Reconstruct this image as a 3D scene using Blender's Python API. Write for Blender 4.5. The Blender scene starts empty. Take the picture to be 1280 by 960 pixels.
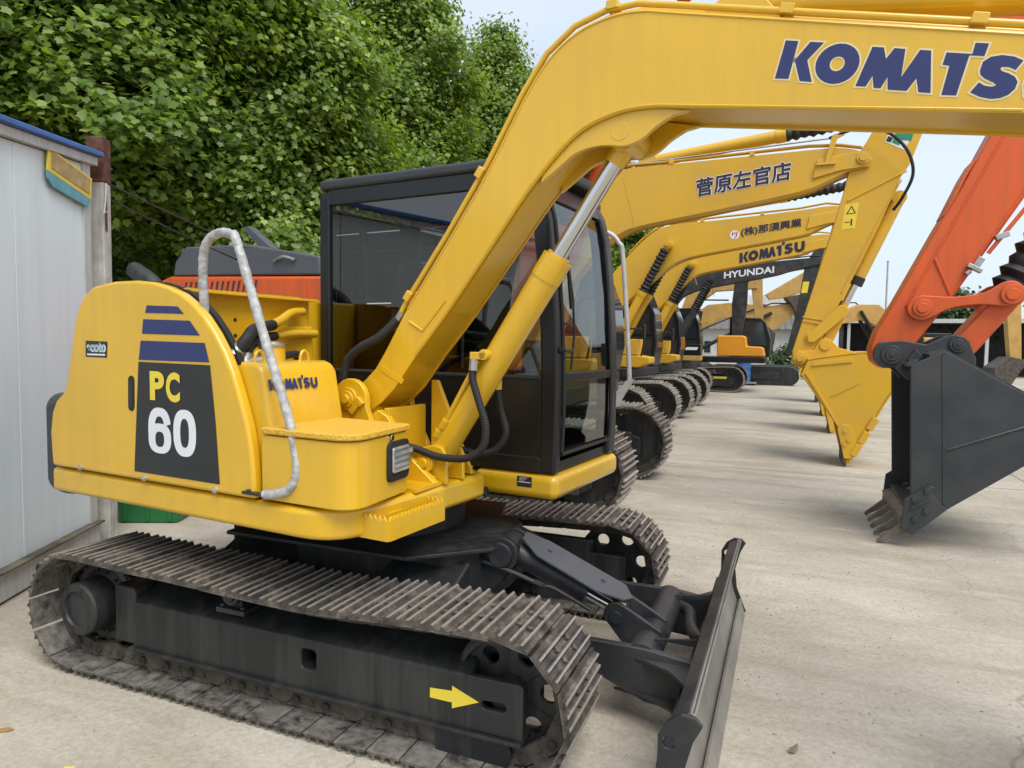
import bpy, bmesh, math, random
import numpy as np
from mathutils import Vector, Matrix, Quaternion

R = math.radians
random.seed(7)
scene = bpy.context.scene
COL = scene.collection

# ------------------------------------------------------------------ camera
cam_data = bpy.data.cameras.new('camera')
cam = bpy.data.objects.new('camera', cam_data)
COL.objects.link(cam)
cam_data.sensor_width = 36.0
cam_data.lens = 24.047
cam_data.clip_start = 0.05
cam_data.clip_end = 2000.0
_ix = Vector((0.925809, 0.377735, 0.013938))
_iy = Vector((0.035289, -0.049661, -0.998143))
_w = Vector((-0.376341, 0.924581, -0.059306))
cam.matrix_world = Matrix(((_ix.x, -_iy.x, -_w.x, 2.153), (_ix.y, -_iy.y, -_w.y, -3.375),
                           (_ix.z, -_iy.z, -_w.z, 1.70), (0, 0, 0, 1)))
scene.camera = cam

# ------------------------------------------------------------------ sky, sun, exposure
SUN_ELEV, SUN_AZ = 58.0, 318.0       # azimuth measured counter-clockwise from +X (where the sun stands)
world = bpy.data.worlds.new('World')
scene.world = world
world.use_nodes = True
wn, wl = world.node_tree.nodes, world.node_tree.links
wn.clear()
w_out = wn.new('ShaderNodeOutputWorld')
w_bg = wn.new('ShaderNodeBackground')
w_sky = wn.new('ShaderNodeTexSky')
w_sky.sky_type = 'NISHITA'
w_sky.sun_disc = False
w_sky.sun_elevation = R(SUN_ELEV)
w_sky.sun_rotation = R(90.0 - SUN_AZ)
w_sky.air_density = 1.0
w_sky.dust_density = 2.5
w_sky.ozone_density = 1.2
# thin high overcast: a pale veil mixed evenly over the blue, broken up by soft noise
w_tc = wn.new('ShaderNodeTexCoord')
w_map = wn.new('ShaderNodeMapping'); w_map.inputs['Scale'].default_value = (1.0, 1.0, 2.6)
w_noise = wn.new('ShaderNodeTexNoise'); w_noise.inputs['Scale'].default_value = 2.2
w_noise.inputs['Detail'].default_value = 5.0
w_ramp = wn.new('ShaderNodeValToRGB')
w_ramp.color_ramp.elements[0].position = 0.32; w_ramp.color_ramp.elements[0].color = (0.58, 0.58, 0.58, 1)
w_ramp.color_ramp.elements[1].position = 0.68; w_ramp.color_ramp.elements[1].color = (0.86, 0.86, 0.86, 1)
w_mix = wn.new('ShaderNodeMixRGB')
w_mix.inputs['Color2'].default_value = (4.95, 5.5, 6.05, 1)
wl.new(w_tc.outputs['Generated'], w_map.inputs['Vector'])
wl.new(w_map.outputs['Vector'], w_noise.inputs['Vector'])
wl.new(w_noise.outputs['Fac'], w_ramp.inputs['Fac'])
wl.new(w_ramp.outputs['Color'], w_mix.inputs['Fac'])
wl.new(w_sky.outputs['Color'], w_mix.inputs['Color1'])
wl.new(w_mix.outputs['Color'], w_bg.inputs['Color'])
w_bg.inputs['Strength'].default_value = 0.13
wl.new(w_bg.outputs['Background'], w_out.inputs['Surface'])

sun_data = bpy.data.lights.new('sun', 'SUN')
sun_data.energy = 2.2
sun_data.angle = R(38)
sun_data.color = (1.0, 0.96, 0.9)
sun = bpy.data.objects.new('sun', sun_data)
COL.objects.link(sun)
sd = Vector((math.cos(R(SUN_ELEV)) * math.cos(R(SUN_AZ)), math.cos(R(SUN_ELEV)) * math.sin(R(SUN_AZ)), math.sin(R(SUN_ELEV))))
sun.rotation_euler = sd.to_track_quat('Z', 'Y').to_euler()

vs = scene.view_settings
vs.view_transform = 'Standard'
vs.look = 'None'
vs.exposure = 0.55
vs.gamma = 1.0
vs.use_curve_mapping = False
scene.cycles.max_bounces = 6
scene.cycles.transparent_max_bounces = 10
scene.cycles.use_denoising = True
scene.cycles.use_adaptive_sampling = True
scene.cycles.adaptive_threshold = 0.015

# ------------------------------------------------------------------ materials
MATS = {}
def mat(name, col, rough=0.5, metal=0.0, var=0.06, vscale=3.0, bump=0.0, bscale=60.0, dirt=None, dirt_amt=0.0,
        dscale=2.0, coat=0.0, streak=False, spec=0.5, col2=None, detail=6.0):
    """painted / metal surface: base colour with soft mottling, an optional dirt layer and a fine bump"""
    if name in MATS: return MATS[name]
    m = bpy.data.materials.new(name); m.use_nodes = True
    N, K = m.node_tree.nodes, m.node_tree.links
    b = N['Principled BSDF']
    b.inputs['Roughness'].default_value = rough
    b.inputs['Metallic'].default_value = metal
    b.inputs['Specular IOR Level'].default_value = spec
    if coat: b.inputs['Coat Weight'].default_value = coat; b.inputs['Coat Roughness'].default_value = 0.18
    tc = N.new('ShaderNodeTexCoord')
    n1 = N.new('ShaderNodeTexNoise'); n1.inputs['Scale'].default_value = vscale; n1.inputs['Detail'].default_value = detail
    K.new(tc.outputs['Object'], n1.inputs['Vector'])
    mx = N.new('ShaderNodeMixRGB')
    c = Vector(col)
    mx.inputs['Color1'].default_value = (*(c * (1 - var)), 1)
    c2 = Vector(col2) if col2 else c * (1 + var)
    mx.inputs['Color2'].default_value = (*c2, 1)
    rp = N.new('ShaderNodeMapRange'); rp.inputs['From Min'].default_value = 0.35; rp.inputs['From Max'].default_value = 0.65
    K.new(n1.outputs['Fac'], rp.inputs['Value']); K.new(rp.outputs['Result'], mx.inputs['Fac'])
    last = mx.outputs['Color']
    if dirt:
        n2 = N.new('ShaderNodeTexNoise'); n2.inputs['Scale'].default_value = dscale; n2.inputs['Detail'].default_value = 9.0
        n2.inputs['Roughness'].default_value = 0.65
        if streak:
            mp = N.new('ShaderNodeMapping'); mp.inputs['Scale'].default_value = (9, 9, 0.7)
            K.new(tc.outputs['Object'], mp.inputs['Vector']); K.new(mp.outputs['Vector'], n2.inputs['Vector'])
        else:
            K.new(tc.outputs['Object'], n2.inputs['Vector'])
        r2 = N.new('ShaderNodeMapRange'); r2.inputs['From Min'].default_value = 0.45; r2.inputs['From Max'].default_value = 0.75
        r2.inputs['To Max'].default_value = dirt_amt
        K.new(n2.outputs['Fac'], r2.inputs['Value'])
        m2 = N.new('ShaderNodeMixRGB'); m2.inputs['Color2'].default_value = (*dirt, 1)
        K.new(r2.outputs['Result'], m2.inputs['Fac']); K.new(last, m2.inputs['Color1'])
        last = m2.outputs['Color']
        rr = N.new('ShaderNodeMapRange'); rr.inputs['To Min'].default_value = rough; rr.inputs['To Max'].default_value = min(1, rough + 0.4)
        K.new(r2.outputs['Result'], rr.inputs['Value']); K.new(rr.outputs['Result'], b.inputs['Roughness'])
    K.new(last, b.inputs['Base Color'])
    if bump:
        n3 = N.new('ShaderNodeTexNoise'); n3.inputs['Scale'].default_value = bscale; n3.inputs['Detail'].default_value = 4.0
        K.new(tc.outputs['Object'], n3.inputs['Vector'])
        bp = N.new('ShaderNodeBump'); bp.inputs['Strength'].default_value = bump; bp.inputs['Distance'].default_value = 0.01
        K.new(n3.outputs['Fac'], bp.inputs['Height']); K.new(bp.outputs['Normal'], b.inputs['Normal'])
    MATS[name] = m
    return m

YEL = mat('yellow_paint', (0.70, 0.41, 0.011), 0.28, var=0.045, vscale=1.8, coat=0.7, bump=0.05, bscale=22, dirt=(0.42, 0.26, 0.04), dirt_amt=0.24, dscale=1.6, streak=True)
YEL2 = mat('yellow_paint_older', (0.66, 0.385, 0.02), 0.42, var=0.05, vscale=1.0, coat=0.15, dirt=(0.36, 0.25, 0.09), dirt_amt=0.4, dscale=2.0)
AMB = mat('amber_paint', (0.74, 0.30, 0.02), 0.4, var=0.05)
TAN = mat('tan_paint', (0.50, 0.29, 0.07), 0.5, var=0.08, dirt=(0.2, 0.14, 0.07), dirt_amt=0.5)
ORG = mat('orange_paint', (0.62, 0.088, 0.008), 0.45, var=0.08, vscale=1.4, coat=0.1, dirt=(0.25, 0.07, 0.03), dirt_amt=0.5, dscale=1.4, streak=True)
NAVY = mat('navy_print', (0.020, 0.030, 0.125), 0.4, var=0.08)
INK = mat('dark_ink_print', (0.022, 0.018, 0.05), 0.45, var=0.08)
BLK = mat('black_print', (0.018, 0.019, 0.02), 0.42, var=0.1)
WHT = mat('white_print', (0.74, 0.74, 0.78), 0.45, var=0.03)
YPR = mat('yellow_print', (0.78, 0.60, 0.05), 0.4, var=0.03)
CREAM = mat('cream_outline_print', (0.72, 0.60, 0.33), 0.45, var=0.03)
GRY = mat('charcoal_paint', (0.020, 0.0225, 0.026), 0.42, var=0.15, vscale=3, dirt=(0.15, 0.135, 0.11), dirt_amt=0.35, dscale=4, bump=0.05, bscale=40)
FRM = mat('track_frame_paint', (0.013, 0.0145, 0.016), 0.5, var=0.2, vscale=4, dirt=(0.13, 0.122, 0.105), dirt_amt=0.30, dscale=1.4, streak=True, bump=0.08, bscale=50)
BKT = mat('slate_bucket_paint', (0.026, 0.031, 0.036), 0.46, var=0.12, vscale=2, dirt=(0.085, 0.08, 0.072), dirt_amt=0.5, dscale=1.8, bump=0.04, bscale=30)
CABB = mat('cab_black_paint', (0.008, 0.009, 0.011), 0.36, var=0.15, vscale=3, coat=0.15, spec=0.4)
PLAS = mat('dark_grey_plastic', (0.032, 0.036, 0.042), 0.55, var=0.1)
HOOD = mat('slate_hood_paint', (0.075, 0.08, 0.092), 0.5, var=0.08)
RUB = mat('black_rubber', (0.012, 0.012, 0.013), 0.62, var=0.2, bump=0.15, bscale=90)
CHR = mat('chrome', (0.62, 0.62, 0.62), 0.12, 1.0, var=0.03)
STL = mat('bare_steel', (0.42, 0.42, 0.40), 0.38, 0.9, var=0.15, vscale=12)
DST = mat('dusty_steel', (0.075, 0.062, 0.05), 0.75, 0.25, var=0.35, vscale=9, dirt=(0.17, 0.15, 0.12), dirt_amt=0.7, dscale=7, bump=0.25, bscale=45)
TOOTH = mat('worn_tooth_steel', (0.20, 0.18, 0.16), 0.55, 0.6, var=0.3, vscale=9, dirt=(0.16, 0.10, 0.06), dirt_amt=0.6, dscale=6)
BLD = mat('worn_blade_steel', (0.22, 0.205, 0.185), 0.42, 0.2, var=0.25, vscale=3, dirt=(0.17, 0.155, 0.13), dirt_amt=0.6, dscale=2.5)
RUST = mat('rust', (0.105, 0.042, 0.026), 0.9, var=0.4, vscale=14, bump=0.3, bscale=60)
WRAP = mat('plastic_wrap', (0.40, 0.40, 0.40), 0.35, var=0.25, vscale=28, bump=0.7, bscale=45, dirt=(0.20, 0.19, 0.18), dirt_amt=0.6, dscale=34)
GALV = mat('galvanised_pipe', (0.45, 0.44, 0.42), 0.5, 0.4, var=0.2, vscale=8, dirt=(0.25, 0.2, 0.15), dirt_amt=0.5, dscale=8)
LAMP = mat('lamp_lens', (0.55, 0.56, 0.57), 0.16, 0.55, var=0.2, vscale=20)
SEAT = mat('seat_cloth', (0.02, 0.02, 0.022), 0.85, var=0.2)
LINER = mat('cab_liner', (0.022, 0.037, 0.04), 0.8, var=0.1)
GREYP = mat('light_grey_plastic', (0.30, 0.31, 0.32), 0.5, var=0.05)
REDP = mat('red_print', (0.5, 0.03, 0.03), 0.5, var=0.05)
GRNP = mat('green_print', (0.02, 0.22, 0.12), 0.5, var=0.05)
TEAL = mat('teal_print', (0.12, 0.33, 0.40), 0.5, var=0.12, vscale=9)
BOARD = mat('weathered_board', (0.40, 0.29, 0.13), 0.8, var=0.18, vscale=14)
PANEL = mat('white_sandwich_panel', (0.70, 0.785, 0.81), 0.4, var=0.02, vscale=1.2, dirt=(0.45, 0.49, 0.51), dirt_amt=0.28, dscale=0.9, streak=True)
PTRIM = mat('panel_trim', (0.50, 0.51, 0.50), 0.5, var=0.06, dirt=(0.25, 0.24, 0.22), dirt_amt=0.5, dscale=3, streak=True)
BLUE = mat('blue_roof_sheet', (0.03, 0.12, 0.36), 0.4, var=0.1)
CONC = mat('old_concrete', (0.48, 0.47, 0.43), 0.9, var=0.18, vscale=8, bump=0.3, bscale=40, dirt=(0.16, 0.15, 0.13), dirt_amt=0.5, dscale=3, streak=True)
GREEN = mat('green_plastic', (0.015, 0.14, 0.04), 0.45, var=0.12)
DRUMB = mat('blue_plastic', (0.04, 0.17, 0.46), 0.4, var=0.1)
PLASTER = mat('white_plaster', (0.60, 0.59, 0.56), 0.9, var=0.06, dirt=(0.36, 0.34, 0.30), dirt_amt=0.6, dscale=0.6)
TILE = mat('roof_tile', (0.13, 0.12, 0.115), 0.8, var=0.25, vscale=6)
DARK = mat('dark_sheet', (0.035, 0.036, 0.038), 0.7, var=0.2)
STONE = mat('rubble_stone', (0.25, 0.20, 0.15), 0.95, var=0.25, vscale=5, bump=0.4, bscale=18)
BARK = mat('plane_bark', (0.10, 0.085, 0.062), 0.95, var=0.45, vscale=5, bump=0.5, bscale=22)
PAPER = mat('white_paper', (0.65, 0.65, 0.62), 0.8, var=0.05)
DLEAF = mat('dry_leaf', (0.30, 0.18, 0.06), 0.8, var=0.3)
CABLE = mat('black_cable', (0.01, 0.01, 0.01), 0.5)

def glass_mat(name, tint, gloss=0.045, f0=1.5):
    m = bpy.data.materials.new(name); m.use_nodes = True
    N, K = m.node_tree.nodes, m.node_tree.links
    N.clear()
    o = N.new('ShaderNodeOutputMaterial'); t = N.new('ShaderNodeBsdfTransparent'); g = N.new('ShaderNodeBsdfGlossy')
    t.inputs['Color'].default_value = (*tint, 1); g.inputs['Roughness'].default_value = 0.015
    lw = N.new('ShaderNodeFresnel'); lw.inputs['IOR'].default_value = f0
    mx = N.new('ShaderNodeMixShader')
    K.new(lw.outputs['Fac'], mx.inputs['Fac']); K.new(t.outputs[0], mx.inputs[1]); K.new(g.outputs[0], mx.inputs[2])
    K.new(mx.outputs[0], o.inputs['Surface'])
    MATS[name] = m
    return m
GLS = glass_mat('tinted_cab_glass', (0.60, 0.69, 0.66), f0=2.1)
GLSF = glass_mat('clear_cab_glass', (0.78, 0.85, 0.82), f0=2.3)
GLSW = mat('window_glass_dark', (0.03, 0.035, 0.04), 0.08, var=0.05, spec=0.8)

def shoe_mat():
    """track shoe: dark dusty plate, bright worn grouser crests (local z is the height over the plate)"""
    m = bpy.data.materials.new('track_shoe_steel'); m.use_nodes = True
    N, K = m.node_tree.nodes, m.node_tree.links
    b = N['Principled BSDF']
    tc = N.new('ShaderNodeTexCoord'); sp = N.new('ShaderNodeSeparateXYZ'); K.new(tc.outputs['Object'], sp.inputs[0])
    oi = N.new('ShaderNodeObjectInfo')
    add = N.new('ShaderNodeVectorMath'); add.operation = 'ADD'
    K.new(tc.outputs['Object'], add.inputs[0]); K.new(oi.outputs['Location'], add.inputs[1])
    n = N.new('ShaderNodeTexNoise'); n.inputs['Scale'].default_value = 11; n.inputs['Detail'].default_value = 8; n.inputs['Roughness'].default_value = 0.7
    K.new(add.outputs[0], n.inputs['Vector'])
    r = N.new('ShaderNodeValToRGB'); e = r.color_ramp.elements
    e[0].position = 0.36; e[0].color = (0.024, 0.024, 0.024, 1); e[1].position = 0.70; e[1].color = (0.205, 0.172, 0.14, 1)
    x = e.new(0.52); x.color = (0.078, 0.064, 0.053, 1)
    K.new(n.outputs['Fac'], r.inputs['Fac'])
    mr = N.new('ShaderNodeMapRange'); mr.inputs['From Min'].default_value = 0.0245; mr.inputs['From Max'].default_value = 0.0305
    K.new(sp.outputs['Z'], mr.inputs['Value'])
    n2 = N.new('ShaderNodeTexNoise'); n2.inputs['Scale'].default_value = 30
    K.new(add.outputs[0], n2.inputs['Vector'])
    mu = N.new('ShaderNodeMath'); mu.operation = 'MULTIPLY'; K.new(mr.outputs[0], mu.inputs[0]); K.new(n2.outputs['Fac'], mu.inputs[1])
    mu2 = N.new('ShaderNodeMath'); mu2.operation = 'MULTIPLY'; mu2.inputs[1].default_value = 1.35; mu2.use_clamp = True; K.new(mu.outputs[0], mu2.inputs[0])
    mx = N.new('ShaderNodeMixRGB'); mx.inputs['Color2'].default_value = (0.62, 0.58, 0.52, 1)
    lo = N.new('ShaderNodeMapRange'); lo.inputs['From Min'].default_value = 0.004; lo.inputs['From Max'].default_value = 0.0005; lo.inputs['To Max'].default_value = 0.75
    K.new(sp.outputs['Z'], lo.inputs['Value'])
    dm_ = N.new('ShaderNodeMath'); dm_.operation = 'MULTIPLY'; K.new(lo.outputs[0], dm_.inputs[0])
    dn_ = N.new('ShaderNodeMapRange'); dn_.inputs['From Min'].default_value = 0.36; dn_.inputs['From Max'].default_value = 0.6; K.new(n.outputs['Fac'], dn_.inputs['Value']); K.new(dn_.outputs[0], dm_.inputs[1])
    du = N.new('ShaderNodeMixRGB'); du.inputs['Color2'].default_value = (0.21, 0.205, 0.19, 1); K.new(dm_.outputs[0], du.inputs['Fac']); K.new(r.outputs['Color'], du.inputs['Color1'])
    K.new(mu2.outputs[0], mx.inputs['Fac']); K.new(du.outputs['Color'], mx.inputs['Color1']); K.new(mx.outputs['Color'], b.inputs['Base Color'])
    K.new(mu2.outputs[0], b.inputs['Metallic'])
    b.inputs['Roughness'].default_value = 0.52
    bp = N.new('ShaderNodeBump'); bp.inputs['Strength'].default_value = 0.3; bp.inputs['Distance'].default_value = 0.006
    K.new(n.outputs['Fac'], bp.inputs['Height']); K.new(bp.outputs['Normal'], b.inputs['Normal'])
    MATS['shoe'] = m
    return m
SHOE = shoe_mat()

def ground_mat():
    m = bpy.data.materials.new('yard_concrete'); m.use_nodes = True
    N, K = m.node_tree.nodes, m.node_tree.links
    b = N['Principled BSDF']; b.inputs['Roughness'].default_value = 0.92; b.inputs['Specular IOR Level'].default_value = 0.25
    tc = N.new('ShaderNodeTexCoord')
    def noise(scale, detail=8, rough=0.6, sc=None):
        n = N.new('ShaderNodeTexNoise'); n.inputs['Scale'].default_value = scale; n.inputs['Detail'].default_value = detail
        n.inputs['Roughness'].default_value = rough
        if sc:
            mp = N.new('ShaderNodeMapping'); mp.inputs['Scale'].default_value = sc; mp.inputs['Rotation'].default_value = (0, 0, R(-20))
            K.new(tc.outputs['Object'], mp.inputs['Vector']); K.new(mp.outputs['Vector'], n.inputs['Vector'])
        else: K.new(tc.outputs['Object'], n.inputs['Vector'])
        return n.outputs['Fac']
    def rng(s, a, b_, c=0.0, d=1.0):
        r = N.new('ShaderNodeMapRange'); r.inputs['From Min'].default_value = a; r.inputs['From Max'].default_value = b_
        r.inputs['To Min'].default_value = c; r.inputs['To Max'].default_value = d; K.new(s, r.inputs['Value']); return r.outputs[0]
    def mix(f, c1, c2, mode='MIX'):
        x = N.new('ShaderNodeMixRGB'); x.blend_type = mode
        if isinstance(f, float): x.inputs['Fac'].default_value = f
        else: K.new(f, x.inputs['Fac'])
        for s, c in ((x.inputs['Color1'], c1), (x.inputs['Color2'], c2)):
            if isinstance(c, tuple): s.default_value = (*c, 1)
            else: K.new(c, s)
        return x.outputs['Color']
    base = mix(rng(noise(0.42, 7, 0.65), 0.38, 0.62), (0.395, 0.355, 0.285), (0.54, 0.50, 0.42))
    streak = mix(rng(noise(1.0, 9, 0.62, (0.35, 2.4, 1)), 0.47, 0.70, 0, 0.75), base, (0.33, 0.28, 0.21))
    pale = mix(rng(noise(1.7, 8, 0.6, (0.6, 1.8, 1)), 0.55, 0.72, 0, 0.55), streak, (0.62, 0.585, 0.51))
    med = mix(rng(noise(7, 8, 0.72), 0.38, 0.66, 0.0, 1.0), mix(0.16, pale, (0.16, 0.135, 0.10)), pale)
    fine = mix(rng(noise(34, 7, 0.75), 0.38, 0.60, 0.0, 1.0), mix(0.30, med, (0.14, 0.12, 0.09)), med)
    grit = mix(rng(noise(140, 3, 0.6), 0.58, 0.75, 0, 0.45), fine, (0.60, 0.57, 0.51))
    dark = mix(rng(noise(0.9, 9, 0.7), 0.60, 0.74, 0, 0.48), grit, (0.20, 0.17, 0.125))
    vo = N.new('ShaderNodeTexVoronoi'); vo.feature = 'DISTANCE_TO_EDGE'; vo.inputs['Scale'].default_value = 0.22
    wv = N.new('ShaderNodeVectorMath'); wv.operation = 'MULTIPLY_ADD'
    nn_ = N.new('ShaderNodeTexNoise'); nn_.inputs['Scale'].default_value = 1.3; nn_.inputs['Detail'].default_value = 6; K.new(tc.outputs['Object'], nn_.inputs['Vector'])
    K.new(nn_.outputs['Color'], wv.inputs[0]); wv.inputs[1].default_value = (0.9, 0.9, 0.0); K.new(tc.outputs['Object'], wv.inputs[2]); K.new(wv.outputs[0], vo.inputs['Vector'])
    dark = mix(rng(vo.outputs['Distance'], 0.0, 0.0018, 0.45, 0.0), dark, (0.12, 0.10, 0.075))
    K.new(dark, b.inputs['Base Color'])
    bp = N.new('ShaderNodeBump'); bp.inputs['Strength'].default_value = 0.55; bp.inputs['Distance'].default_value = 0.012
    h = N.new('ShaderNodeMath'); h.operation = 'ADD'; K.new(noise(45, 6, 0.7), h.inputs[0]); K.new(noise(6, 6, 0.6), h.inputs[1])
    K.new(h.outputs[0], bp.inputs['Height']); K.new(bp.outputs['Normal'], b.inputs['Normal'])
    return m
GROUND = ground_mat()

def leaf_mat(name, c1, c2, c3):
    m = bpy.data.materials.new(name); m.use_nodes = True
    N, K = m.node_tree.nodes, m.node_tree.links
    N.clear()
    o = N.new('ShaderNodeOutputMaterial'); p = N.new('ShaderNodeBsdfPrincipled'); t = N.new('ShaderNodeBsdfTranslucent')
    at = N.new('ShaderNodeAttribute'); at.attribute_name = 'tone'
    r = N.new('ShaderNodeValToRGB'); e = r.color_ramp.elements
    e[0].color = (*c1, 1); e[1].color = (*c3, 1); x = e.new(0.55); x.color = (*c2, 1)
    K.new(at.outputs['Fac'], r.inputs['Fac']); K.new(r.outputs['Color'], p.inputs['Base Color'])
    p.inputs['Roughness'].default_value = 0.42; p.inputs['Specular IOR Level'].default_value = 0.55
    br = N.new('ShaderNodeMixRGB'); br.blend_type = 'MULTIPLY'; br.inputs['Fac'].default_value = 1.0; br.inputs['Color2'].default_value = (1.25, 1.15, 0.35, 1)
    K.new(r.outputs['Color'], br.inputs['Color1']); K.new(br.outputs['Color'], t.inputs['Color'])
    mx = N.new('ShaderNodeMixShader'); mx.inputs['Fac'].default_value = 0.45
    K.new(p.outputs[0], mx.inputs[1]); K.new(t.outputs[0], mx.inputs[2]); K.new(mx.outputs[0], o.inputs['Surface'])
    return m
LEAF = leaf_mat('plane_leaf', (0.09, 0.17, 0.026), (0.20, 0.31, 0.052), (0.37, 0.47, 0.105))
LEAF2 = leaf_mat('far_leaf', (0.03, 0.07, 0.02), (0.055, 0.11, 0.03), (0.09, 0.15, 0.045))

# ------------------------------------------------------------------ mesh helpers
def crom(pts, n=6, closed=False):
    """Catmull-Rom through 3D points"""
    P = [Vector(p) for p in pts]
    if len(P) < 3: return P
    out = []
    for i in range(len(P) - 1):
        p0 = P[max(i - 1, 0)]; p1 = P[i]; p2 = P[i + 1]; p3 = P[min(i + 2, len(P) - 1)]
        for k in range(n):
            t = k / n
            out.append(0.5 * ((2 * p1) + (-p0 + p2) * t + (2 * p0 - 5 * p1 + 4 * p2 - p3) * t * t + (-p0 + 3 * p1 - 3 * p2 + p3) * t ** 3))
    out.append(P[-1])
    return out

def crom2(pts, n=5):
    return [(v.x, v.y) for v in crom([(a, b, 0) for a, b in pts], n)]

def arc(cx, cz, r, a0, a1, n=8):
    return [(cx + r * math.cos(R(a0 + (a1 - a0) * i / n)), cz + r * math.sin(R(a0 + (a1 - a0) * i / n))) for i in range(n + 1)]

class MB:
    def __init__(s): s.v = []; s.f = []
    def add(s, vs_, fs):
        o = len(s.v); s.v += [tuple(v) for v in vs_]; s.f += [tuple(i + o for i in f) for f in fs]; return s
    def box(s, c, d, rot=None):
        x, y, z = (k / 2 for k in d)
        vv = [Vector((sx * x, sy * y, sz * z)) for sx in (-1, 1) for sy in (-1, 1) for sz in (-1, 1)]
        if rot is not None: vv = [rot @ v for v in vv]
        c = Vector(c)
        return s.add([v + c for v in vv], [(0, 1, 3, 2), (4, 6, 7, 5), (0, 4, 5, 1), (2, 3, 7, 6), (0, 2, 6, 4), (1, 5, 7, 3)])
    def prism(s, poly, a0, a1, ax='y'):
        n = len(poly)
        ar = sum(poly[i][0] * poly[(i + 1) % n][1] - poly[(i + 1) % n][0] * poly[i][1] for i in range(n))
        if ar < 0: poly = poly[::-1]
        mk = {'y': lambda p, a: (p[0], a, p[1]), 'z': lambda p, a: (p[0], p[1], a), 'x': lambda p, a: (a, p[0], p[1])}[ax]
        lo, hi = min(a0, a1), max(a0, a1)
        vv = [mk(p, lo) for p in poly] + [mk(p, hi) for p in poly]
        b = tuple(range(n)); t = tuple(range(n, 2 * n))
        sides = [(i, (i + 1) % n, n + (i + 1) % n, n + i) for i in range(n)]
        if ax == 'y': fs = [b, t[::-1]] + [f[::-1] for f in sides]
        else: fs = [b[::-1], t] + sides
        return s.add(vv, fs)
    def frame_axes(s, d):
        d = Vector(d).normalized()
        u = d.orthogonal().normalized() if abs(d.z) > 0.99 else d.cross(Vector((0, 0, 1))).normalized()
        return d, u, u.cross(d) * -1
    def cyl(s, p0, p1, r0, r1=None, n=20, cap=True):
        r1 = r0 if r1 is None else r1
        p0, p1 = Vector(p0), Vector(p1); d, u, w = s.frame_axes(p1 - p0)
        vv = []
        for p, r in ((p0, r0), (p1, r1)):
            for i in range(n):
                a = 2 * math.pi * i / n; vv.append(p + (u * math.cos(a) + w * math.sin(a)) * r)
        fs = [(i, (i + 1) % n, n + (i + 1) % n, n + i) for i in range(n)]
        if cap: fs += [tuple(range(n))[::-1], tuple(range(n, 2 * n))]
        return s.add(vv, fs)
    def lathe(s, p0, p1, prof, n=20, cap=True):
        """prof: list of (distance along axis, radius)"""
        p0, p1 = Vector(p0), Vector(p1); d, u, w = s.frame_axes(p1 - p0)
        vv = []; m_ = len(prof)
        for t, r in prof:
            for i in range(n):
                a = 2 * math.pi * i / n; vv.append(p0 + d * t + (u * math.cos(a) + w * math.sin(a)) * r)
        fs = [(k * n + i, k * n + (i + 1) % n, (k + 1) * n + (i + 1) % n, (k + 1) * n + i) for k in range(m_ - 1) for i in range(n)]
        if cap: fs += [tuple(range(n))[::-1], tuple(range((m_ - 1) * n, m_ * n))]
        return s.add(vv, fs)
    def tube(s, pts, r, n=10, cap=True):
        P = [Vector(p) for p in pts]
        vv = []; u = None
        for i, p in enumerate(P):
            d = (P[min(i + 1, len(P) - 1)] - P[max(i - 1, 0)]).normalized()
            if u is None: u = d.orthogonal().normalized()
            u = (u - d * u.dot(d)).normalized(); w = d.cross(u)
            rr = r[i] if isinstance(r, (list, tuple)) else r
            for k in range(n):
                a = 2 * math.pi * k / n; vv.append(p + (u * math.cos(a) + w * math.sin(a)) * rr)
        fs = [(i * n + k, i * n + (k + 1) % n, (i + 1) * n + (k + 1) % n, (i + 1) * n + k) for i in range(len(P) - 1) for k in range(n)]
        if cap: fs += [tuple(range(n))[::-1], tuple(range((len(P) - 1) * n, len(P) * n))]
        return s.add(vv, fs)
    def sheet(s, path, y0, y1, th):
        """bent plate: (x,z) polyline with thickness th on its left-hand side, extruded in y"""
        n = len(path); off = []
        for i in range(n):
            a = Vector(path[max(i - 1, 0)]); b = Vector(path[min(i + 1, n - 1)]); d = (b - a).normalized()
            off.append((path[i][0] - d.y * th, path[i][1] + d.x * th))
        return s.prism(list(path) + off[::-1], y0, y1)
    def bellows(s, p0, p1, r, n=9):
        L_ = (Vector(p1) - Vector(p0)).length; prof = []
        for i in range(n):
            prof += [(L_ * i / n, r * 0.72), (L_ * (i + 0.5) / n, r * (1.0 + 0.08 * math.sin(i * 2.3)))]
        prof.append((L_, r * 0.7))
        return s.lathe(p0, p1, prof, 14)
    def shift(s, dx, dy=0, dz=0):
        s.v = [(a + dx, b + dy, c + dz) for a, b, c in s.v]; return s
    def rot(s, M, o=(0, 0, 0)):
        o = Vector(o); s.v = [tuple(M @ (Vector(v) - o) + o) for v in s.v]; return s
    def mesh(s, name, m, smooth=38):
        me = bpy.data.meshes.new(name); me.from_pydata(s.v, [], s.f); me.materials.append(m)
        if smooth:
            me.polygons.foreach_set('use_smooth', [True] * len(me.polygons)); me.set_sharp_from_angle(angle=R(smooth))
        me.update(); return me
    def build(s, name, m, parent=None, bevel=0.0, seg=2, smooth=38, rotz=0.0, loc=(0, 0, 0)):
        o = bpy.data.objects.new(name, s.mesh(name, m, smooth)); COL.objects.link(o); o.parent = parent
        o.location = loc; o.rotation_euler = (0, 0, rotz)
        if bevel:
            b = o.modifiers.new('bevel', 'BEVEL'); b.width = bevel; b.segments = seg; b.limit_method = 'ANGLE'; b.angle_limit = R(32)
            b.harden_normals = True
        return o

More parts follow.
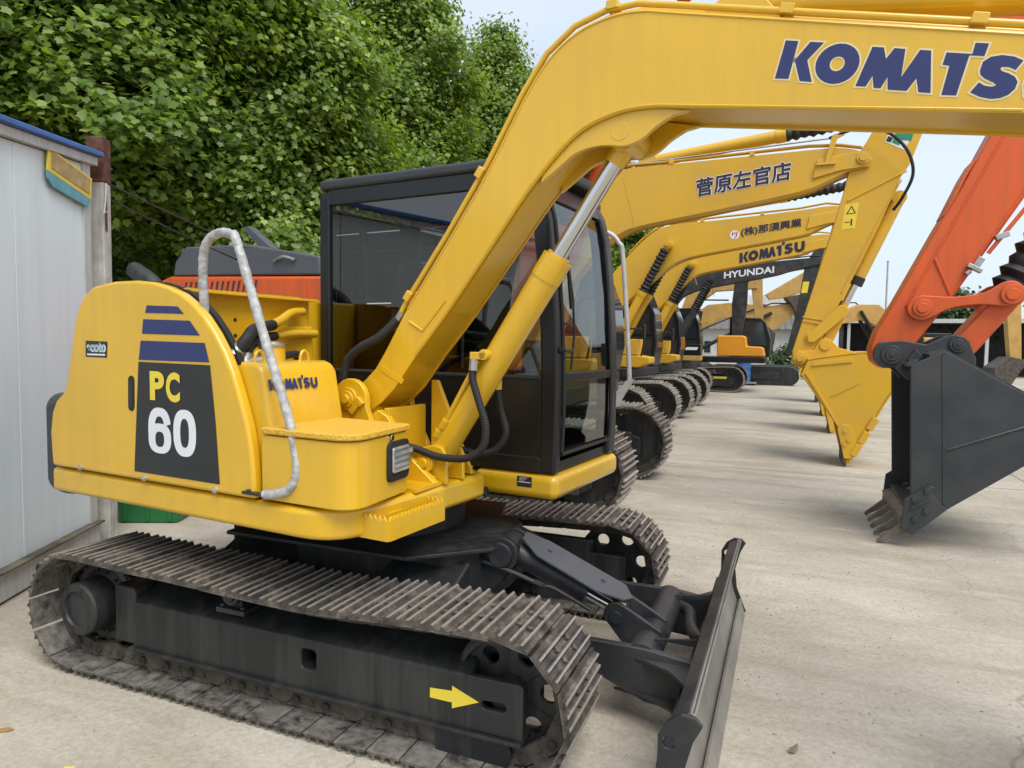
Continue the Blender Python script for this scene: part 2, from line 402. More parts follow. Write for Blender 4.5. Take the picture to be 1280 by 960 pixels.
def thing(name, label, cat, loc=(0, 0, 0), rotz=0.0, group=None):
    o = bpy.data.objects.new(name, None); COL.objects.link(o); o.empty_display_size = 0.2
    o.location = loc; o.rotation_euler = (0, 0, rotz); tag(o, label, cat, group); return o
def tag(o, label, cat, group=None, kind=None):
    o['label'] = label
    if cat: o['category'] = cat
    if group: o['group'] = group
    if kind: o['kind'] = kind
    return o
def struct(o): o['kind'] = 'structure'; return o
def share(name, me, parent, loc=(0, 0, 0), rot=(0, 0, 0)):
    o = bpy.data.objects.new(name, me); COL.objects.link(o); o.parent = parent; o.location = loc; o.rotation_euler = rot; return o

def text_mesh(body, weight=0.0):
    cu = bpy.data.curves.new('lettering', 'FONT'); cu.body = body; cu.offset = weight; cu.resolution_u = 4
    o = bpy.data.objects.new('lettering', cu); COL.objects.link(o)
    dg = bpy.context.evaluated_depsgraph_get(); dg.update()
    me = bpy.data.meshes.new_from_object(o.evaluated_get(dg))
    vv = [(v.co.x, v.co.y) for v in me.vertices]; ff = [tuple(p.vertices) for p in me.polygons]
    bpy.data.objects.remove(o); bpy.data.curves.remove(cu); bpy.data.meshes.remove(me)
    x0 = min(a for a, b in vv); x1 = max(a for a, b in vv); y0 = min(b for a, b in vv); y1 = max(b for a, b in vv)
    return [((a - x0) / (x1 - x0), (b - y0) / (y1 - y0)) for a, b in vv], ff
def flat_print(vv, ff, p0, ux, uz, name, m, parent, th=0.0015):
    """flat print lifted 'th' off its surface, p0 lower-left corner, ux width vector, uz height vector"""
    p0, ux, uz = Vector(p0), Vector(ux), Vector(uz); nrm = ux.cross(uz).normalized() * th
    mb = MB(); mb.add([p0 + ux * a + uz * b + nrm for a, b in vv], ff)
    return mb.build(name, m, parent, smooth=0)
def lettering(body, p0, ux, uz, m, parent, weight=0.0, th=0.0015, name='lettering'):
    vv, ff = text_mesh(body, weight)
    return flat_print(vv, ff, p0, ux, uz, name, m, parent, th)
LOGO = {
 'K': [[(-0.012, 1.0), (0.319, 1.003), (0.356, 0.025), (0.0, 0.0)], [(0.626, 1.008), (0.972, 1.015), (0.69, 0.539), (0.971, 0.004), (0.657, -0.002), (0.372, 0.518)]],
 'M': [[(2.164, 1.001), (2.433, 1.004), (2.566, 0.738), (2.679, 1.008), (2.934, 1.006), (3.044, 0.333), (3.265, 1.01), (3.511, 1.013), (3.807, 0.02), (3.539, 0.01), (3.391, 0.333), (3.268, 0.015), (2.832, -0.001), (2.737, 0.298), (2.659, 0.014), (2.498, 0.01), (2.383, 0.296), (2.302, 0.02), (2.058, 0.009)]],
 'T': [[(3.855, 0.997), (4.408, 1.006), (4.393, 1.264), (4.677, 1.27), (4.671, 0.976), (4.356, 0.969), (4.369, 0.023), (4.051, 0.0), (4.013, 0.692), (3.856, 0.704)]],
 'S': [[(5.482, 0.945), (5.395, 0.721), (5.242, 0.773), (5.105, 0.767), (5.078, 0.721), (5.13, 0.673), (5.288, 0.631), (5.428, 0.568), (5.518, 0.461), (5.515, 0.298), (5.424, 0.15), (5.286, 0.059), (5.111, 0.02), (4.874, 0.042), (4.635, 0.125), (4.747, 0.371), (4.871, 0.311), (5.022, 0.297), (5.106, 0.328), (5.106, 0.358), (5.033, 0.401), (4.845, 0.466), (4.725, 0.542), (4.682, 0.646), (4.682, 0.847), (4.81, 0.974), (5.019, 1.03), (5.269, 1.019)]],
 'U': [[(5.66, 1.0), (5.99, 1.0), (5.99, 0.44), (6.05, 0.32), (6.17, 0.28), (6.29, 0.32), (6.35, 0.44), (6.35, 1.0), (6.68, 1.0), (6.68, 0.4), (6.58, 0.15), (6.38, 0.01), (6.17, -0.02), (5.96, 0.01), (5.76, 0.15), (5.66, 0.4)]]}
def maker_logo(p0, ux, uz, m, parent, th=0.0015, outline=None):
    """seven heavy letters; ux is the unit letter-height vector along the baseline, uz upwards"""
    vv, ff = [], []
    for polys in LOGO.values():
        for p in polys:
            o = len(vv); vv += p; ff.append(tuple(range(o, o + len(p)))[::-1])
    cx, cy = 1.455, 0.515; n = 26; o = len(vv)
    for i in range(n): a = 2 * math.pi * i / n; vv.append((cx + 0.53 * math.cos(a), cy + 0.51 * math.sin(a)))
    for i in range(n): a = 2 * math.pi * i / n; vv.append((cx + 0.18 * math.cos(a), cy + 0.185 * math.sin(a)))
    ff += [(o + i, o + (i + 1) % n, o + n + (i + 1) % n, o + n + i) for i in range(n)]
    if outline:
        def grow(poly, d=0.045):
            n_ = len(poly); ar = sum(poly[i][0] * poly[(i + 1) % n_][1] - poly[(i + 1) % n_][0] * poly[i][1] for i in range(n_))
            sg = -1 if ar > 0 else 1; out = []
            for i in range(n_):
                a = Vector(poly[i - 1]); b = Vector(poly[i]); c = Vector(poly[(i + 1) % n_])
                e1 = (b - a).normalized(); e2 = (c - b).normalized()
                n1 = Vector((-e1.y, e1.x)) * sg; n2 = Vector((-e2.y, e2.x)) * sg; k = n1 + n2
                k = k / max(0.45, k.length_squared / 2); out.append(tuple(b + k * d))
            return out
        v2, f2 = [], []
        for polys in LOGO.values():
            for p in polys:
                o2 = len(v2); v2 += grow(p); f2.append(tuple(range(o2, o2 + len(p)))[::-1])
        o2 = len(v2)
        for i in range(n): a = 2 * math.pi * i / n; v2.append((cx + 0.575 * math.cos(a), cy + 0.555 * math.sin(a)))
        for i in range(n): a = 2 * math.pi * i / n; v2.append((cx + 0.14 * math.cos(a), cy + 0.145 * math.sin(a)))
        f2 += [(o2 + i, o2 + (i + 1) % n, o2 + n + (i + 1) % n, o2 + n + i) for i in range(n)]
        flat_print(v2, f2, p0, ux, uz, 'lettering_outline', outline, parent, th * 0.5)
    return flat_print(vv, ff, p0, ux, uz, 'lettering', m, parent, th)
def poly_print(poly, y, name, m, parent):
    """flat print on a plane y = const facing -y"""
    mb = MB(); n = len(poly)
    ar = sum(poly[i][0] * poly[(i + 1) % n][1] - poly[(i + 1) % n][0] * poly[i][1] for i in range(n))
    p = poly if ar > 0 else poly[::-1]
    mb.add([(a, y, b) for a, b in p], [tuple(range(n))])
    return mb.build(name, m, parent, smooth=0)

def carve(o, *cutters):
    """cut real openings into a part: the boolean is baked into its mesh and the cutter removed"""
    for c in cutters:
        cu = c.build('cutter', BLK, None, smooth=0); cu.matrix_world = o.matrix_world
        cu.location = o.location; cu.rotation_euler = o.rotation_euler
        md = o.modifiers.new('cut', 'BOOLEAN'); md.object = cu; md.solver = 'EXACT'
        bv = [m_ for m_ in o.modifiers if m_.type == 'BEVEL']
        for m_ in bv: m_.show_viewport = False; m_.show_render = False
        dg = bpy.context.evaluated_depsgraph_get(); dg.update()
        me = bpy.data.meshes.new_from_object(o.evaluated_get(dg))
        o.modifiers.remove(md); old = o.data; o.data = me; bpy.data.meshes.remove(old)
        cm = cu.data; bpy.data.objects.remove(cu); bpy.data.meshes.remove(cm)
        while len(me.materials) > 1: me.materials.pop()
        me.polygons.foreach_set('material_index', [0] * len(me.polygons))
        me.polygons.foreach_set('use_smooth', [True] * len(me.polygons)); me.set_sharp_from_angle(angle=R(38))
        for m_ in bv: m_.show_viewport = True; m_.show_render = True
    return o

# ================================================================== THE SETTING
g = MB(); g.add([(-700, -700, 0), (700, -700, 0), (700, 700, 0), (-700, 700, 0)], [(0, 1, 2, 3)])
ground = struct(g.build('ground', GROUND, smooth=0))
JOINT = mat('joint_filler', (0.13, 0.115, 0.09), 0.95, var=0.3, vscale=20)
# expansion joints of the concrete yard: narrow filled strips
for k, (p, q) in enumerate([((5.0, -6, 0), (5.0, 60, 0)), ((-6, 6.6, 0), (30, 6.6, 0)), ((-6, 18.5, 0), (30, 18.5, 0)), ((-1.2, -6, 0), (-1.2, -1.6, 0))]):
    p, q = Vector(p), Vector(q); d = (q - p).normalized(); nn = Vector((-d.y, d.x, 0)) * 0.006
    L_ = (q - p).length; seg = 40; j = MB(); vv = []
    for i in range(seg + 1):
        c = p + d * L_ * i / seg + nn * random.uniform(-1.2, 1.2) + Vector((0, 0, 0.004))
        vv += [c - nn * random.uniform(0.6, 1.3), c + nn * random.uniform(0.6, 1.3)]
    j.add(vv, [(2 * i, 2 * i + 2, 2 * i + 3, 2 * i + 1) for i in range(seg)])
    j.build('expansion_joint', JOINT, ground, smooth=0)

# ================================================================== TRACKS (shared builder)
def shoe_mesh(pitch, width, gh=0.019, pl=0.012, bolts=True, name='shoe'):
    """triple-grouser shoe: local x = travel, y = width, z = outwards from the plate's inner face"""
    mb = MB(); h = pitch / 2 * 0.955; g_ = 0.0075
    prof = [(-h, 0), (h, 0.0), (h * 1.0, pl * 0.7), (h - 0.012, pl)]
    for cx in (0.62, 0.02, -0.6):
        c = cx * h
        prof += [(c + 0.0125, pl), (c + 0.0035, pl + gh), (c - 0.0035, pl + gh), (c - 0.0125, pl)]
    prof += [(-h, pl)]
    mb.prism(prof, -width / 2, width / 2)
    if bolts:
        for bx in (0.32 * h, -0.29 * h):
            for by in (-0.062, 0.062):
                mb.cyl((bx, by, pl - 0.001), (bx, by, pl + 0.013), 0.0125, n=6)
    return mb.mesh(name, SHOE, 30)
def link_mesh(pitch, name='link'):
    mb = MB(); h = pitch / 2
    for sy in (-1, 1):
        prof = arc(-h * 0.8, -0.042, 0.034, 90, 270, 6) + arc(h * 0.8, -0.042, 0.034, -90, 90, 6)
        mb.prism(prof, sy * 0.052, sy * 0.078)
        mb.prism([(-h * 0.45, -0.03), (h * 0.45, -0.03), (h * 0.45, 0.0), (-h * 0.45, 0.0)], sy * 0.04, sy * 0.083)
        mb.cyl((h * 0.8, sy * 0.078, -0.042), (h * 0.8, sy * 0.088, -0.042), 0.02, n=10)
        mb.cyl((-h * 0.2, sy * 0.078, -0.044), (-h * 0.2, sy * 0.084, -0.044), 0.012, n=6)
    mb.cyl((h * 0.8, -0.06, -0.042), (h * 0.8, 0.06, -0.042), 0.018, n=10)
    return mb.mesh(name, DST, 38)
def loop_path(xr, xf, zc, r, n, sag=0.0, steps=1200):
    """n evenly spaced (x, z, angle) stations round the two wheels, r = radius of the shoe's inner face"""
    pts = []
    for i in range(200): t = i / 200; pts.append((xr + (xf - xr) * t, zc + r - sag * math.sin(math.pi * t) ** 2 * (1 + 0.25 * math.cos(3 * math.pi * t))))
    for i in range(120): a = math.pi / 2 - math.pi * i / 120; pts.append((xf + r * math.cos(a), zc + r * math.sin(a)))
    for i in range(200): t = i / 200; pts.append((xf + (xr - xf) * t, zc - r))
    for i in range(120): a = -math.pi / 2 - math.pi * i / 120; pts.append((xr + r * math.cos(a), zc + r * math.sin(a)))
    P = np.array(pts + [pts[0]]); d = np.r_[0, np.cumsum(np.hypot(*np.diff(P, axis=0).T))]
    out = []
    for k in range(n):
        s0 = d[-1] * k / n
        x = np.interp(s0, d, P[:, 0]); z = np.interp(s0, d, P[:, 1])
        x2 = np.interp((s0 + 0.03) % d[-1], d, P[:, 0]); z2 = np.interp((s0 + 0.03) % d[-1], d, P[:, 1])
        x1 = np.interp((s0 - 0.03) % d[-1], d, P[:, 0]); z1 = np.interp((s0 - 0.03) % d[-1], d, P[:, 1])
        out.append((x, z, math.atan2(z2 - z1, x2 - x1)))
    return out, d[-1] / n

# ================================================================== MAIN EXCAVATOR
pc = thing('crawler_excavator', 'small yellow excavator with PC 60 on its door and a charcoal dozer blade', 'excavator')
UR = -R(5.873)
def UP(mb, name, m, parent=None, **k):
    """a part of the swung upper works (turned about the slew ring)"""
    return mb.build(name, m, parent or pc, rotz=UR if parent is None else 0.0, **k)

# ---- tracks
st, pitch = loop_path(-1.165, 1.165, 0.315, 0.274, 40, sag=0.03)
SH = shoe_mesh(pitch, 0.44); LK = link_mesh(pitch)
for sy in (-1, 1):
    yc = sy * 0.88
    tr = MB()
    fr = [(-0.84, 0.165), (1.24, 0.165), (1.24, 0.36), (1.225, 0.385), (1.0, 0.395), (-0.80, 0.395), (-0.84, 0.37)]
    oy = sy * 0.995; iy = sy * 0.79
    # box frame with sloping top plate
    sect = [(oy, 0.165), (oy, 0.385), (oy - sy * 0.03, 0.40), (iy, 0.47), (sy * 0.74, 0.47), (sy * 0.74, 0.165)]
    tr.prism(sect, -0.84, 1.02, 'x')
    trk = tr.build('track', FRM, pc, bevel=0.012)
    cx, cz = 0.235, 0.30
    hp = arc(cx + 0.022, cz + 0.026, 0.016, 0, 90, 3) + arc(cx - 0.022, cz + 0.026, 0.016, 90, 180, 3) + arc(cx - 0.022, cz - 0.026, 0.016, 180, 270, 3) + arc(cx + 0.022, cz - 0.026, 0.016, 270, 360, 3)
    carve(trk, MB().prism(hp, oy + sy * 0.02, oy - sy * 0.12))
    # forked front end: outer and inner plates beside the idler
    f = MB(); f.prism([(1.0, 0.165), (1.25, 0.165), (1.25, 0.372), (1.235, 0.388), (1.0, 0.388)], oy - sy * 0.028, oy + sy * 0.001)
    yk = f.build('idler_yoke', FRM, trk, bevel=0.006)
    carve(yk, MB().prism(arc(1.16, 0.283, 0.017, -90, 90, 6) + arc(1.09, 0.280, 0.017, 90, 270, 6), oy + sy * 0.02, oy - sy * 0.06))
    f = MB(); f.prism([(1.0, 0.165), (1.25, 0.165), (1.25, 0.388), (1.0, 0.388)], sy * 0.745, sy * 0.77); f.build('idler_yoke', FRM, trk, bevel=0.008)
    fl = MB(); fl.box((0.2, oy - sy * 0.05, 0.157), (2.1, 0.14, 0.016)); fl.build('lower_flange', FRM, trk, bevel=0.003)
    pl = MB(); pl.prism([(-0.99, 0.16), (-0.845, 0.16), (-0.845, 0.42), (-0.86, 0.45), (-0.99, 0.45)], oy - sy * 0.02, oy - sy * 0.23)
    pl.build('motor_bracket', FRM, trk, bevel=0.01)
    if sy < 0:
        ar = [(0.845, 0.262), (0.845, 0.302), (0.945, 0.309), (0.945, 0.330), (1.062, 0.287), (0.945, 0.238), (0.945, 0.262)]
        a_ = MB(); a_.prism(ar, oy - 0.003, oy - 0.001); a_.build('arrow_mark', YPR, trk)
    # carrier roller on its pedestal
    cr = MB(); cr.box((-0.22, sy * 0.93, 0.437), (0.17, 0.11, 0.025)); cr.prism([(-0.27, 0.44), (-0.17, 0.44), (-0.19, 0.53), (-0.25, 0.53)], sy * 0.90, sy * 0.955)
    cr.cyl((-0.22, sy * 0.80, 0.515), (-0.22, sy * 0.985, 0.515), 0.05, n=18); cr.cyl((-0.22, sy * 0.985, 0.515), (-0.22, sy * 1.0, 0.515), 0.032, n=14)
    for bx in (-0.28, -0.16): cr.cyl((bx, sy * 0.965, 0.449), (bx, sy * 0.965, 0.462), 0.013, n=6)
    cr.build('carrier_roller', GRY, trk, bevel=0.004)
    # track rollers
    for i in range(5):
        ro = MB(); x = -0.72 + i * 0.39
        ro.lathe((x, sy * 0.79, 0.13), (x, sy * 0.97, 0.13), [(0, 0.07), (0.03, 0.09), (0.05, 0.065), (0.13, 0.065), (0.15, 0.09), (0.18, 0.07)], 18); ro.build('track_roller', DST, trk)
    gd = MB(); gd.prism([(0.86, 0.035), (1.18, 0.035), (1.2, 0.10), (1.17, 0.158), (0.86, 0.158)], oy - sy * 0.012, oy - sy * 0.03); gd.build('roller_guard', FRM, trk, bevel=0.006)
    # drive sprocket with final-drive motor
    spk = MB(); poly = []
    for i in range(21):
        a0 = 360 / 21 * i
        for da, r_ in ((-4.5, 0.205), (-2.5, 0.238), (2.5, 0.238), (4.5, 0.205)): poly.append((-1.165 + r_ * math.cos(R(a0 + da)), 0.315 + r_ * math.sin(R(a0 + da))))
    spk.prism(poly, sy * 0.865, sy * 0.895)
    sp_o = spk.build('sprocket', DST, trk)
    dr = MB(); dr.lathe((-1.165, sy * 0.80, 0.315), (-1.165, sy * 1.06, 0.315), [(0, 0.17), (0.1, 0.17), (0.115, 0.14), (0.24, 0.135), (0.25, 0.125), (0.252, 0.095), (0.24, 0.09), (0.24, 0.002)], 32)
    for i in range(3): a = R(75 + 120 * i); dr.cyl((-1.165 + 0.105 * math.cos(a), sy * 1.045, 0.315 + 0.105 * math.sin(a)), (-1.165 + 0.105 * math.cos(a), sy * 1.057, 0.315 + 0.105 * math.sin(a)), 0.011, n=8)
    for i in range(14): a = 2 * math.pi * i / 14; dr.cyl((-1.165 + 0.155 * math.cos(a), sy * 0.9, 0.315 + 0.155 * math.sin(a)), (-1.165 + 0.155 * math.cos(a), sy * 0.912, 0.315 + 0.155 * math.sin(a)), 0.011, n=6)
    dr.build('final_drive', FRM, trk)
    # idler wheel: dished disc with holes
    bm = bmesh.new(); n = 40; rings = []
    idl = MB(); idl.lathe((1.165, sy * 0.82, 0.315), (1.165, sy * 0.94, 0.315), [(0.0, 0.218), (0.0, 0.236), (0.03, 0.236), (0.035, 0.25), (0.085, 0.25), (0.09, 0.236), (0.12, 0.236), (0.12, 0.218), (0.0, 0.218)], 40, cap=False)
    bm.free()
    io = idl.build('idler', FRM, trk)
    # web plate between hub and rim with six round windows (true openings)
    web = MB(); nh = 6; M_ = 16
    for k in range(nh):
        a0 = 360 / nh * k + 6; hc = (1.165 + 0.158 * math.cos(R(a0)), 0.315 + 0.158 * math.sin(R(a0)))
        ring = [(hc[0] + 0.038 * math.cos(2 * math.pi * i / M_), hc[1] + 0.038 * math.sin(2 * math.pi * i / M_)) for i in range(M_)]
        outer = []
        for i in range(M_):
            ang = 2 * math.pi * i / M_; dx, dz = math.cos(ang), math.sin(ang)
            # march to sector boundary
            t = 0.038
            while t < 0.3:
                x, z = hc[0] + dx * t - 1.165, hc[1] + dz * t - 0.315
                rr_, aa = math.hypot(x, z), (math.degrees(math.atan2(z, x)) - a0 + 180) % 360 - 180
                if rr_ > 0.226 or rr_ < 0.05 or abs(aa) > 30.01: break
                t += 0.002
            outer.append((hc[0] + dx * t, hc[1] + dz * t))
        for yy, flip in ((sy * 0.905, sy > 0), (sy * 0.885, sy < 0)):
            o = len(web.v); vv = [(a, yy, b) for a, b in ring] + [(a, yy, b) for a, b in outer]
            fs = [(i, (i + 1) % M_, M_ + (i + 1) % M_, M_ + i) for i in range(M_)]
            web.add(vv, [f[::-1] if flip else f for f in fs])
        web.add([(a, sy * 0.905, b) for a, b in ring] + [(a, sy * 0.885, b) for a, b in ring], [(i, (i + 1) % M_, M_ + (i + 1) % M_, M_ + i) for i in range(M_)])
    web.cyl((1.165, sy * 0.80, 0.315), (1.165, sy * 0.96, 0.315), 0.07, n=22)
    web.build('idler_web', FRM, trk, smooth=30)
    for k, (x, z, a) in enumerate(st):
        jt = random.uniform(-0.004, 0.004)
        share('shoe', SH, trk, (x, yc + jt, z), (0, -a + random.uniform(-0.012, 0.012), 0))
        share('link', LK, trk, (x, yc, z), (0, -a, 0))

# ---- centre frame of the undercarriage
cf = MB()
cf.prism([(-0.75, -0.42), (0.62, -0.42), (0.74, -0.30), (0.74, 0.30), (0.62, 0.42), (-0.75, 0.42)], 0.34, 0.66, 'z')
for sx in (-1, 1):
    for sy in (-1, 1):
        cf.prism([(sy * 0.36, 0.62), (sy * 0.78, 0.44), (sy * 0.78, 0.22), (sy * 0.36, 0.34)], sx * 0.30, sx * 0.72, 'x')
cf.build('centre_frame', FRM, pc, bevel=0.015)
tp = MB(); tp.prism([(-0.6, -0.62), (0.50, -0.62), (0.80, -0.33), (0.86, -0.20), (0.86, 0.0), (0.60, 0.30), (0.50, 0.62), (-0.6, 0.62)], 0.664, 0.684, 'z'); tp.build('top_plate', FRM, pc, bevel=0.005)
sr = MB(); sr.cyl((0, 0, 0.684), (0, 0, 0.80), 0.46, n=48); sr.cyl((0, 0, 0.79), (0, 0, 0.872), 0.40, n=48); sr.build('slew_ring', FRM, pc)
# lift-cylinder brackets on the centre frame
for yy in (-0.245, -0.06):
    b = MB(); b.prism([(0.55, 0.40), (0.78, 0.44), (0.90, 0.58)] + arc(0.84, 0.64, 0.085, -30, 120, 8) + [(0.55, 0.66)], yy - 0.012, yy + 0.012); b.build('blade_cylinder_bracket', GRY, pc, bevel=0.004)
pn = MB(); pn.cyl((0.84, -0.285, 0.643), (0.84, -0.03, 0.643), 0.045, n=22); pn.cyl((0.84, -0.29, 0.643), (0.84, -0.262, 0.643), 0.062, n=22); pn.build('pivot_pin', GRY, pc, bevel=0.004)
# ---- dozer blade with push arms, lift cylinder and guard
bl = MB()
curve = [(1.925, 0.0), (1.905, 0.05), (1.865, 0.16), (1.848, 0.26), (1.856, 0.36), (1.882, 0.445), (1.905, 0.478)]
bl.sheet(crom2(curve, 3), -1.12, 1.12, 0.022)
blade = bl.build('dozer_blade', BLD, pc)
tb = MB(); tb.box((1.868, 0, 0.466), (0.07, 2.22, 0.022), Matrix.Rotation(R(-22), 3, 'Y')); tb.build('top_stiffener', GRY, blade, bevel=0.004)
tb = MB(); tb.box((1.80, 0, 0.20), (0.07, 2.1, 0.10)); tb.build('back_stiffener', GRY, blade, bevel=0.01)
ed = MB(); ed.prism([(1.928, 0.0), (1.94, 0.004), (1.912, 0.105), (1.898, 0.10)], -1.125, 1.125); ed.build('cutting_edge', BLD, blade, bevel=0.002)
for sy in (-1, 1):
    e_ = MB(); op = [(1.785, 0.05), (1.785, 0.40), (1.815, 0.455), (1.86, 0.487), (1.905, 0.485), (1.93, 0.46), (1.90, 0.40), (1.872, 0.29), (1.885, 0.17), (1.945, 0.02), (1.80, 0.02)]
    e_.prism(op, sy * 1.121, sy * 1.139); epo = e_.build('end_plate', GRY, blade, bevel=0.003); carve(epo, MB().cyl((1.822, sy * 1.10, 0.385), (1.822, sy * 1.16, 0.385), 0.022, n=16))
    # push arm
    pa = MB(); yy = sy * 0.40
    pa.prism([(0.80, 0.20), (1.30, 0.24), (1.60, 0.12), (1.84, 0.10), (1.845, 0.33), (1.60, 0.36), (1.30, 0.36), (0.80, 0.34)], yy - 0.02, yy + 0.02)
    pa.build('push_arm', GRY, blade, bevel=0.006)
    # flared ribs from the arm to the blade
    for z0 in (0.30, 0.14):
        rb = MB(); rb.prism([(1.46, yy), (1.60, yy + sy * 0.03), (1.72, yy + sy * 0.09), (1.80, yy + sy * 0.20), (1.825, yy + sy * 0.34), (1.838, yy + sy * 0.34), (1.838, yy)], z0, z0 + 0.016, 'z'); rb.build('rib', GRY, blade, bevel=0.003)
    gs = MB(); gs.prism([(1.60, 0.36), (1.845, 0.36), (1.862, 0.45), (1.80, 0.39)], sy * 0.30 - 0.008, sy * 0.30 + 0.008); gs.build('gusset', GRY, blade)
ct = MB(); ct.cyl((1.58, -0.405, 0.30), (1.58, 0.405, 0.30), 0.075, n=26); ct.build('cross_tube', GRY, blade)
# curved tie behind the tube
tie = MB(); tie.tube(crom([(1.60, 0.34, 0.30), (1.70, 0.26, 0.30), (1.74, 0.05, 0.30), (1.80, -0.1, 0.30)], 5), 0.032, 10); tie.build('tie_bar', GRY, blade)
for yy in (-0.225, -0.075):
    lg = MB(); lg.prism(arc(1.425, 0.415, 0.062, 60, 200, 8) + [(1.50, 0.24), (1.58, 0.22), (1.66, 0.30), (1.64, 0.37)], yy - 0.012, yy + 0.012); lg.build('cylinder_lug', GRY, blade, bevel=0.004)
pn = MB(); pn.cyl((1.425, -0.245, 0.405), (1.425, -0.055, 0.405), 0.032, n=18); pn.build('lug_pin', GRY, blade, bevel=0.003)
lc = MB(); d0, d1 = Vector((0.84, -0.15, 0.643)), Vector((1.425, -0.15, 0.405)); dd = (d1 - d0).normalized()
lc.cyl(d0 - dd * 0.02, d0 + dd * 0.44, 0.058, n=24); lc.cyl(d0 + dd * 0.40, d0 + dd * 0.455, 0.068, n=24); lc.cyl(d0 + Vector((0, -0.06, 0)), d0 + Vector((0, 0.06, 0)), 0.075, n=24)
lco = lc.build('blade_cylinder', GRY, pc)
rd = MB(); rd.cyl(d0 + dd * 0.44, d1, 0.026, n=16); rd.cyl(d1 + Vector((0, -0.05, 0)), d1 + Vector((0, 0.05, 0)), 0.045, n=18); rd.build('rod', CHR, lco)
gp = MB(); up_ = Vector((0.377, 0, 0.926)); o_ = Vector((0, -0.15, 0))
def gpt(s_, y_, h_): p = d0 + dd * s_ + up_ * h_; return Vector((p.x, -0.15 + y_, p.z))
ol = [(0.05, -0.02), (0.17, -0.115), (0.50, -0.135), (0.63, -0.07), (0.66, 0.0), (0.60, 0.10), (0.16, 0.12), (0.03, 0.08)]
gp.add([gpt(a, b, 0.085) for a, b in ol] + [gpt(a, b, 0.093) for a, b in ol], [tuple(range(8)), tuple(range(8, 16))[::-1]] + [(i, 8 + i, 8 + (i + 1) % 8, (i + 1) % 8) for i in range(8)])
for s_ in (0.2, 0.5):
    p = gpt(s_, 0.0, 0.093); gp.cyl(p, p + up_ * 0.012, 0.012, n=6)
gpo = gp.build('cylinder_guard', HOOD, lco, smooth=25)
hs = MB(); hs.tube(crom([(0.60, -0.24, 0.60), (0.72, -0.27, 0.60), (0.90, -0.275, 0.565), (1.02, -0.27, 0.53)], 8), 0.012, 10); hs.build('hose', PLAS, lco)
hs = MB(); hs.tube([(1.02, -0.27, 0.53), (1.07, -0.265, 0.515)], 0.016, 8); hs.tube(crom([(1.07, -0.265, 0.515), (1.12, -0.24, 0.50), (1.30, -0.222, 0.415)], 5), 0.011, 8); hs.build('hose_fitting', FRM, lco)

# ---- upper works -------------------------------------------------
def rounded(poly_r, n=7):
    """polygon with per-corner radius: [(x, y, r)]"""
    out = []; m_ = len(poly_r)
    for i in range(m_):
        a, b, c = (Vector(poly_r[(i + k) % m_][:2]) for k in (-1, 0, 1)); r = poly_r[i][2]
        if r <= 0: out.append(tuple(b)); continue
        e1 = (a - b).normalized(); e2 = (c - b).normalized(); ang = e1.angle(e2); t = r / math.tan(ang / 2)
        p, q = b + e1 * t, b + e2 * t
        for k in range(n + 1):
            s_ = k / n; out.append(tuple((1 - s_) ** 2 * p + 2 * s_ * (1 - s_) * (b * 0.92 + (p + q) * 0.04) + s_ ** 2 * q))
    return out
deck_o = rounded([(-1.36, -1.10, 0.03), (0.62, -1.10, 0.22), (0.655, -0.64, 0.0), (0.68, -0.03, 0.0), (0.50, 0.10, 0), (0.50, 1.08, 0.05), (-1.36, 1.08, 0.05), (-1.72, 0.5, 0.3), (-1.72, -0.5, 0.3)])
dk = MB(); dk.prism(deck_o, 0.882, 1.012, 'z'); deck = UP(dk, 'deck', YEL, bevel=0.05, seg=5)
un_ = MB(); un_.prism([(-1.2, -0.9), (0.5, -0.9), (0.60, -0.6), (0.60, 0.4), (-1.2, 0.9)], 0.862, 0.90, 'z'); un_.cyl((-0.32, -0.75, 0.80), (-0.32, -0.75, 0.87), 0.075, n=20); UP(un_, 'belly_plate', FRM)
# counterweight: dark curved casting round the tail
cwo = [(1.862 * math.cos(R(a)), 1.862 * math.sin(R(a))) for a in range(146, 215, 4)] + [(-1.36, -1.075), (-1.10, -0.9), (-1.10, 0.9), (-1.36, 1.075)]
cw = MB(); cw.prism(cwo, 0.845, 1.392, 'z'); UP(cw, 'counterweight', PLAS, bevel=0.075, seg=5)
# engine cover: same arch as the door, behind it
door_o = [(-1.335, 1.022), (-1.348, 1.20), (-1.325, 1.31), (-1.285, 1.372), (-1.215, 1.42), (-1.185, 1.47), (-1.157, 1.583), (-1.10, 1.788), (-1.07, 1.85), (-1.02, 1.91), (-0.94, 1.952), (-0.774, 1.972), (-0.60, 1.972), (-0.472, 1.96), (-0.37, 1.937), (-0.276, 1.903), (-0.195, 1.856), (-0.128, 1.802), (-0.06, 1.73), (0.003, 1.645), (0.055, 1.55), (0.10, 1.442), (0.137, 1.34), (0.161, 1.24), (0.174, 1.13), (0.178, 1.022)]
hd = [(x * 0.985 - 0.008, z - 0.012 if z > 1.1 else z) for x, z in door_o if x < -0.38] + [(-0.40, 1.93), (-0.40, 1.022)]
h = MB(); h.prism(hd, -1.05, -0.20); hood = UP(h, 'engine_cover', YEL, bevel=0.012)
hl = MB(); hl.box((-0.37, -0.625, 1.925), (0.075, 0.86, 0.014)); hl.build('cover_lip', YEL, hood, bevel=0.003)
hb = MB()
for yy in (-0.93, -0.72):
    for zz in (1.80, 1.72): hb.cyl((-0.4005, yy, zz), (-0.397, yy, zz), 0.010, n=10)
hb.build('bolt_holes', BLK, hood)
hL = MB(); hL.prism([(x, z) for x, z in hd if x < -0.72] + [(-0.70, 1.95), (-0.70, 1.022)], -0.19, 1.05); UP(hL, 'engine_cover', YEL, bevel=0.012)
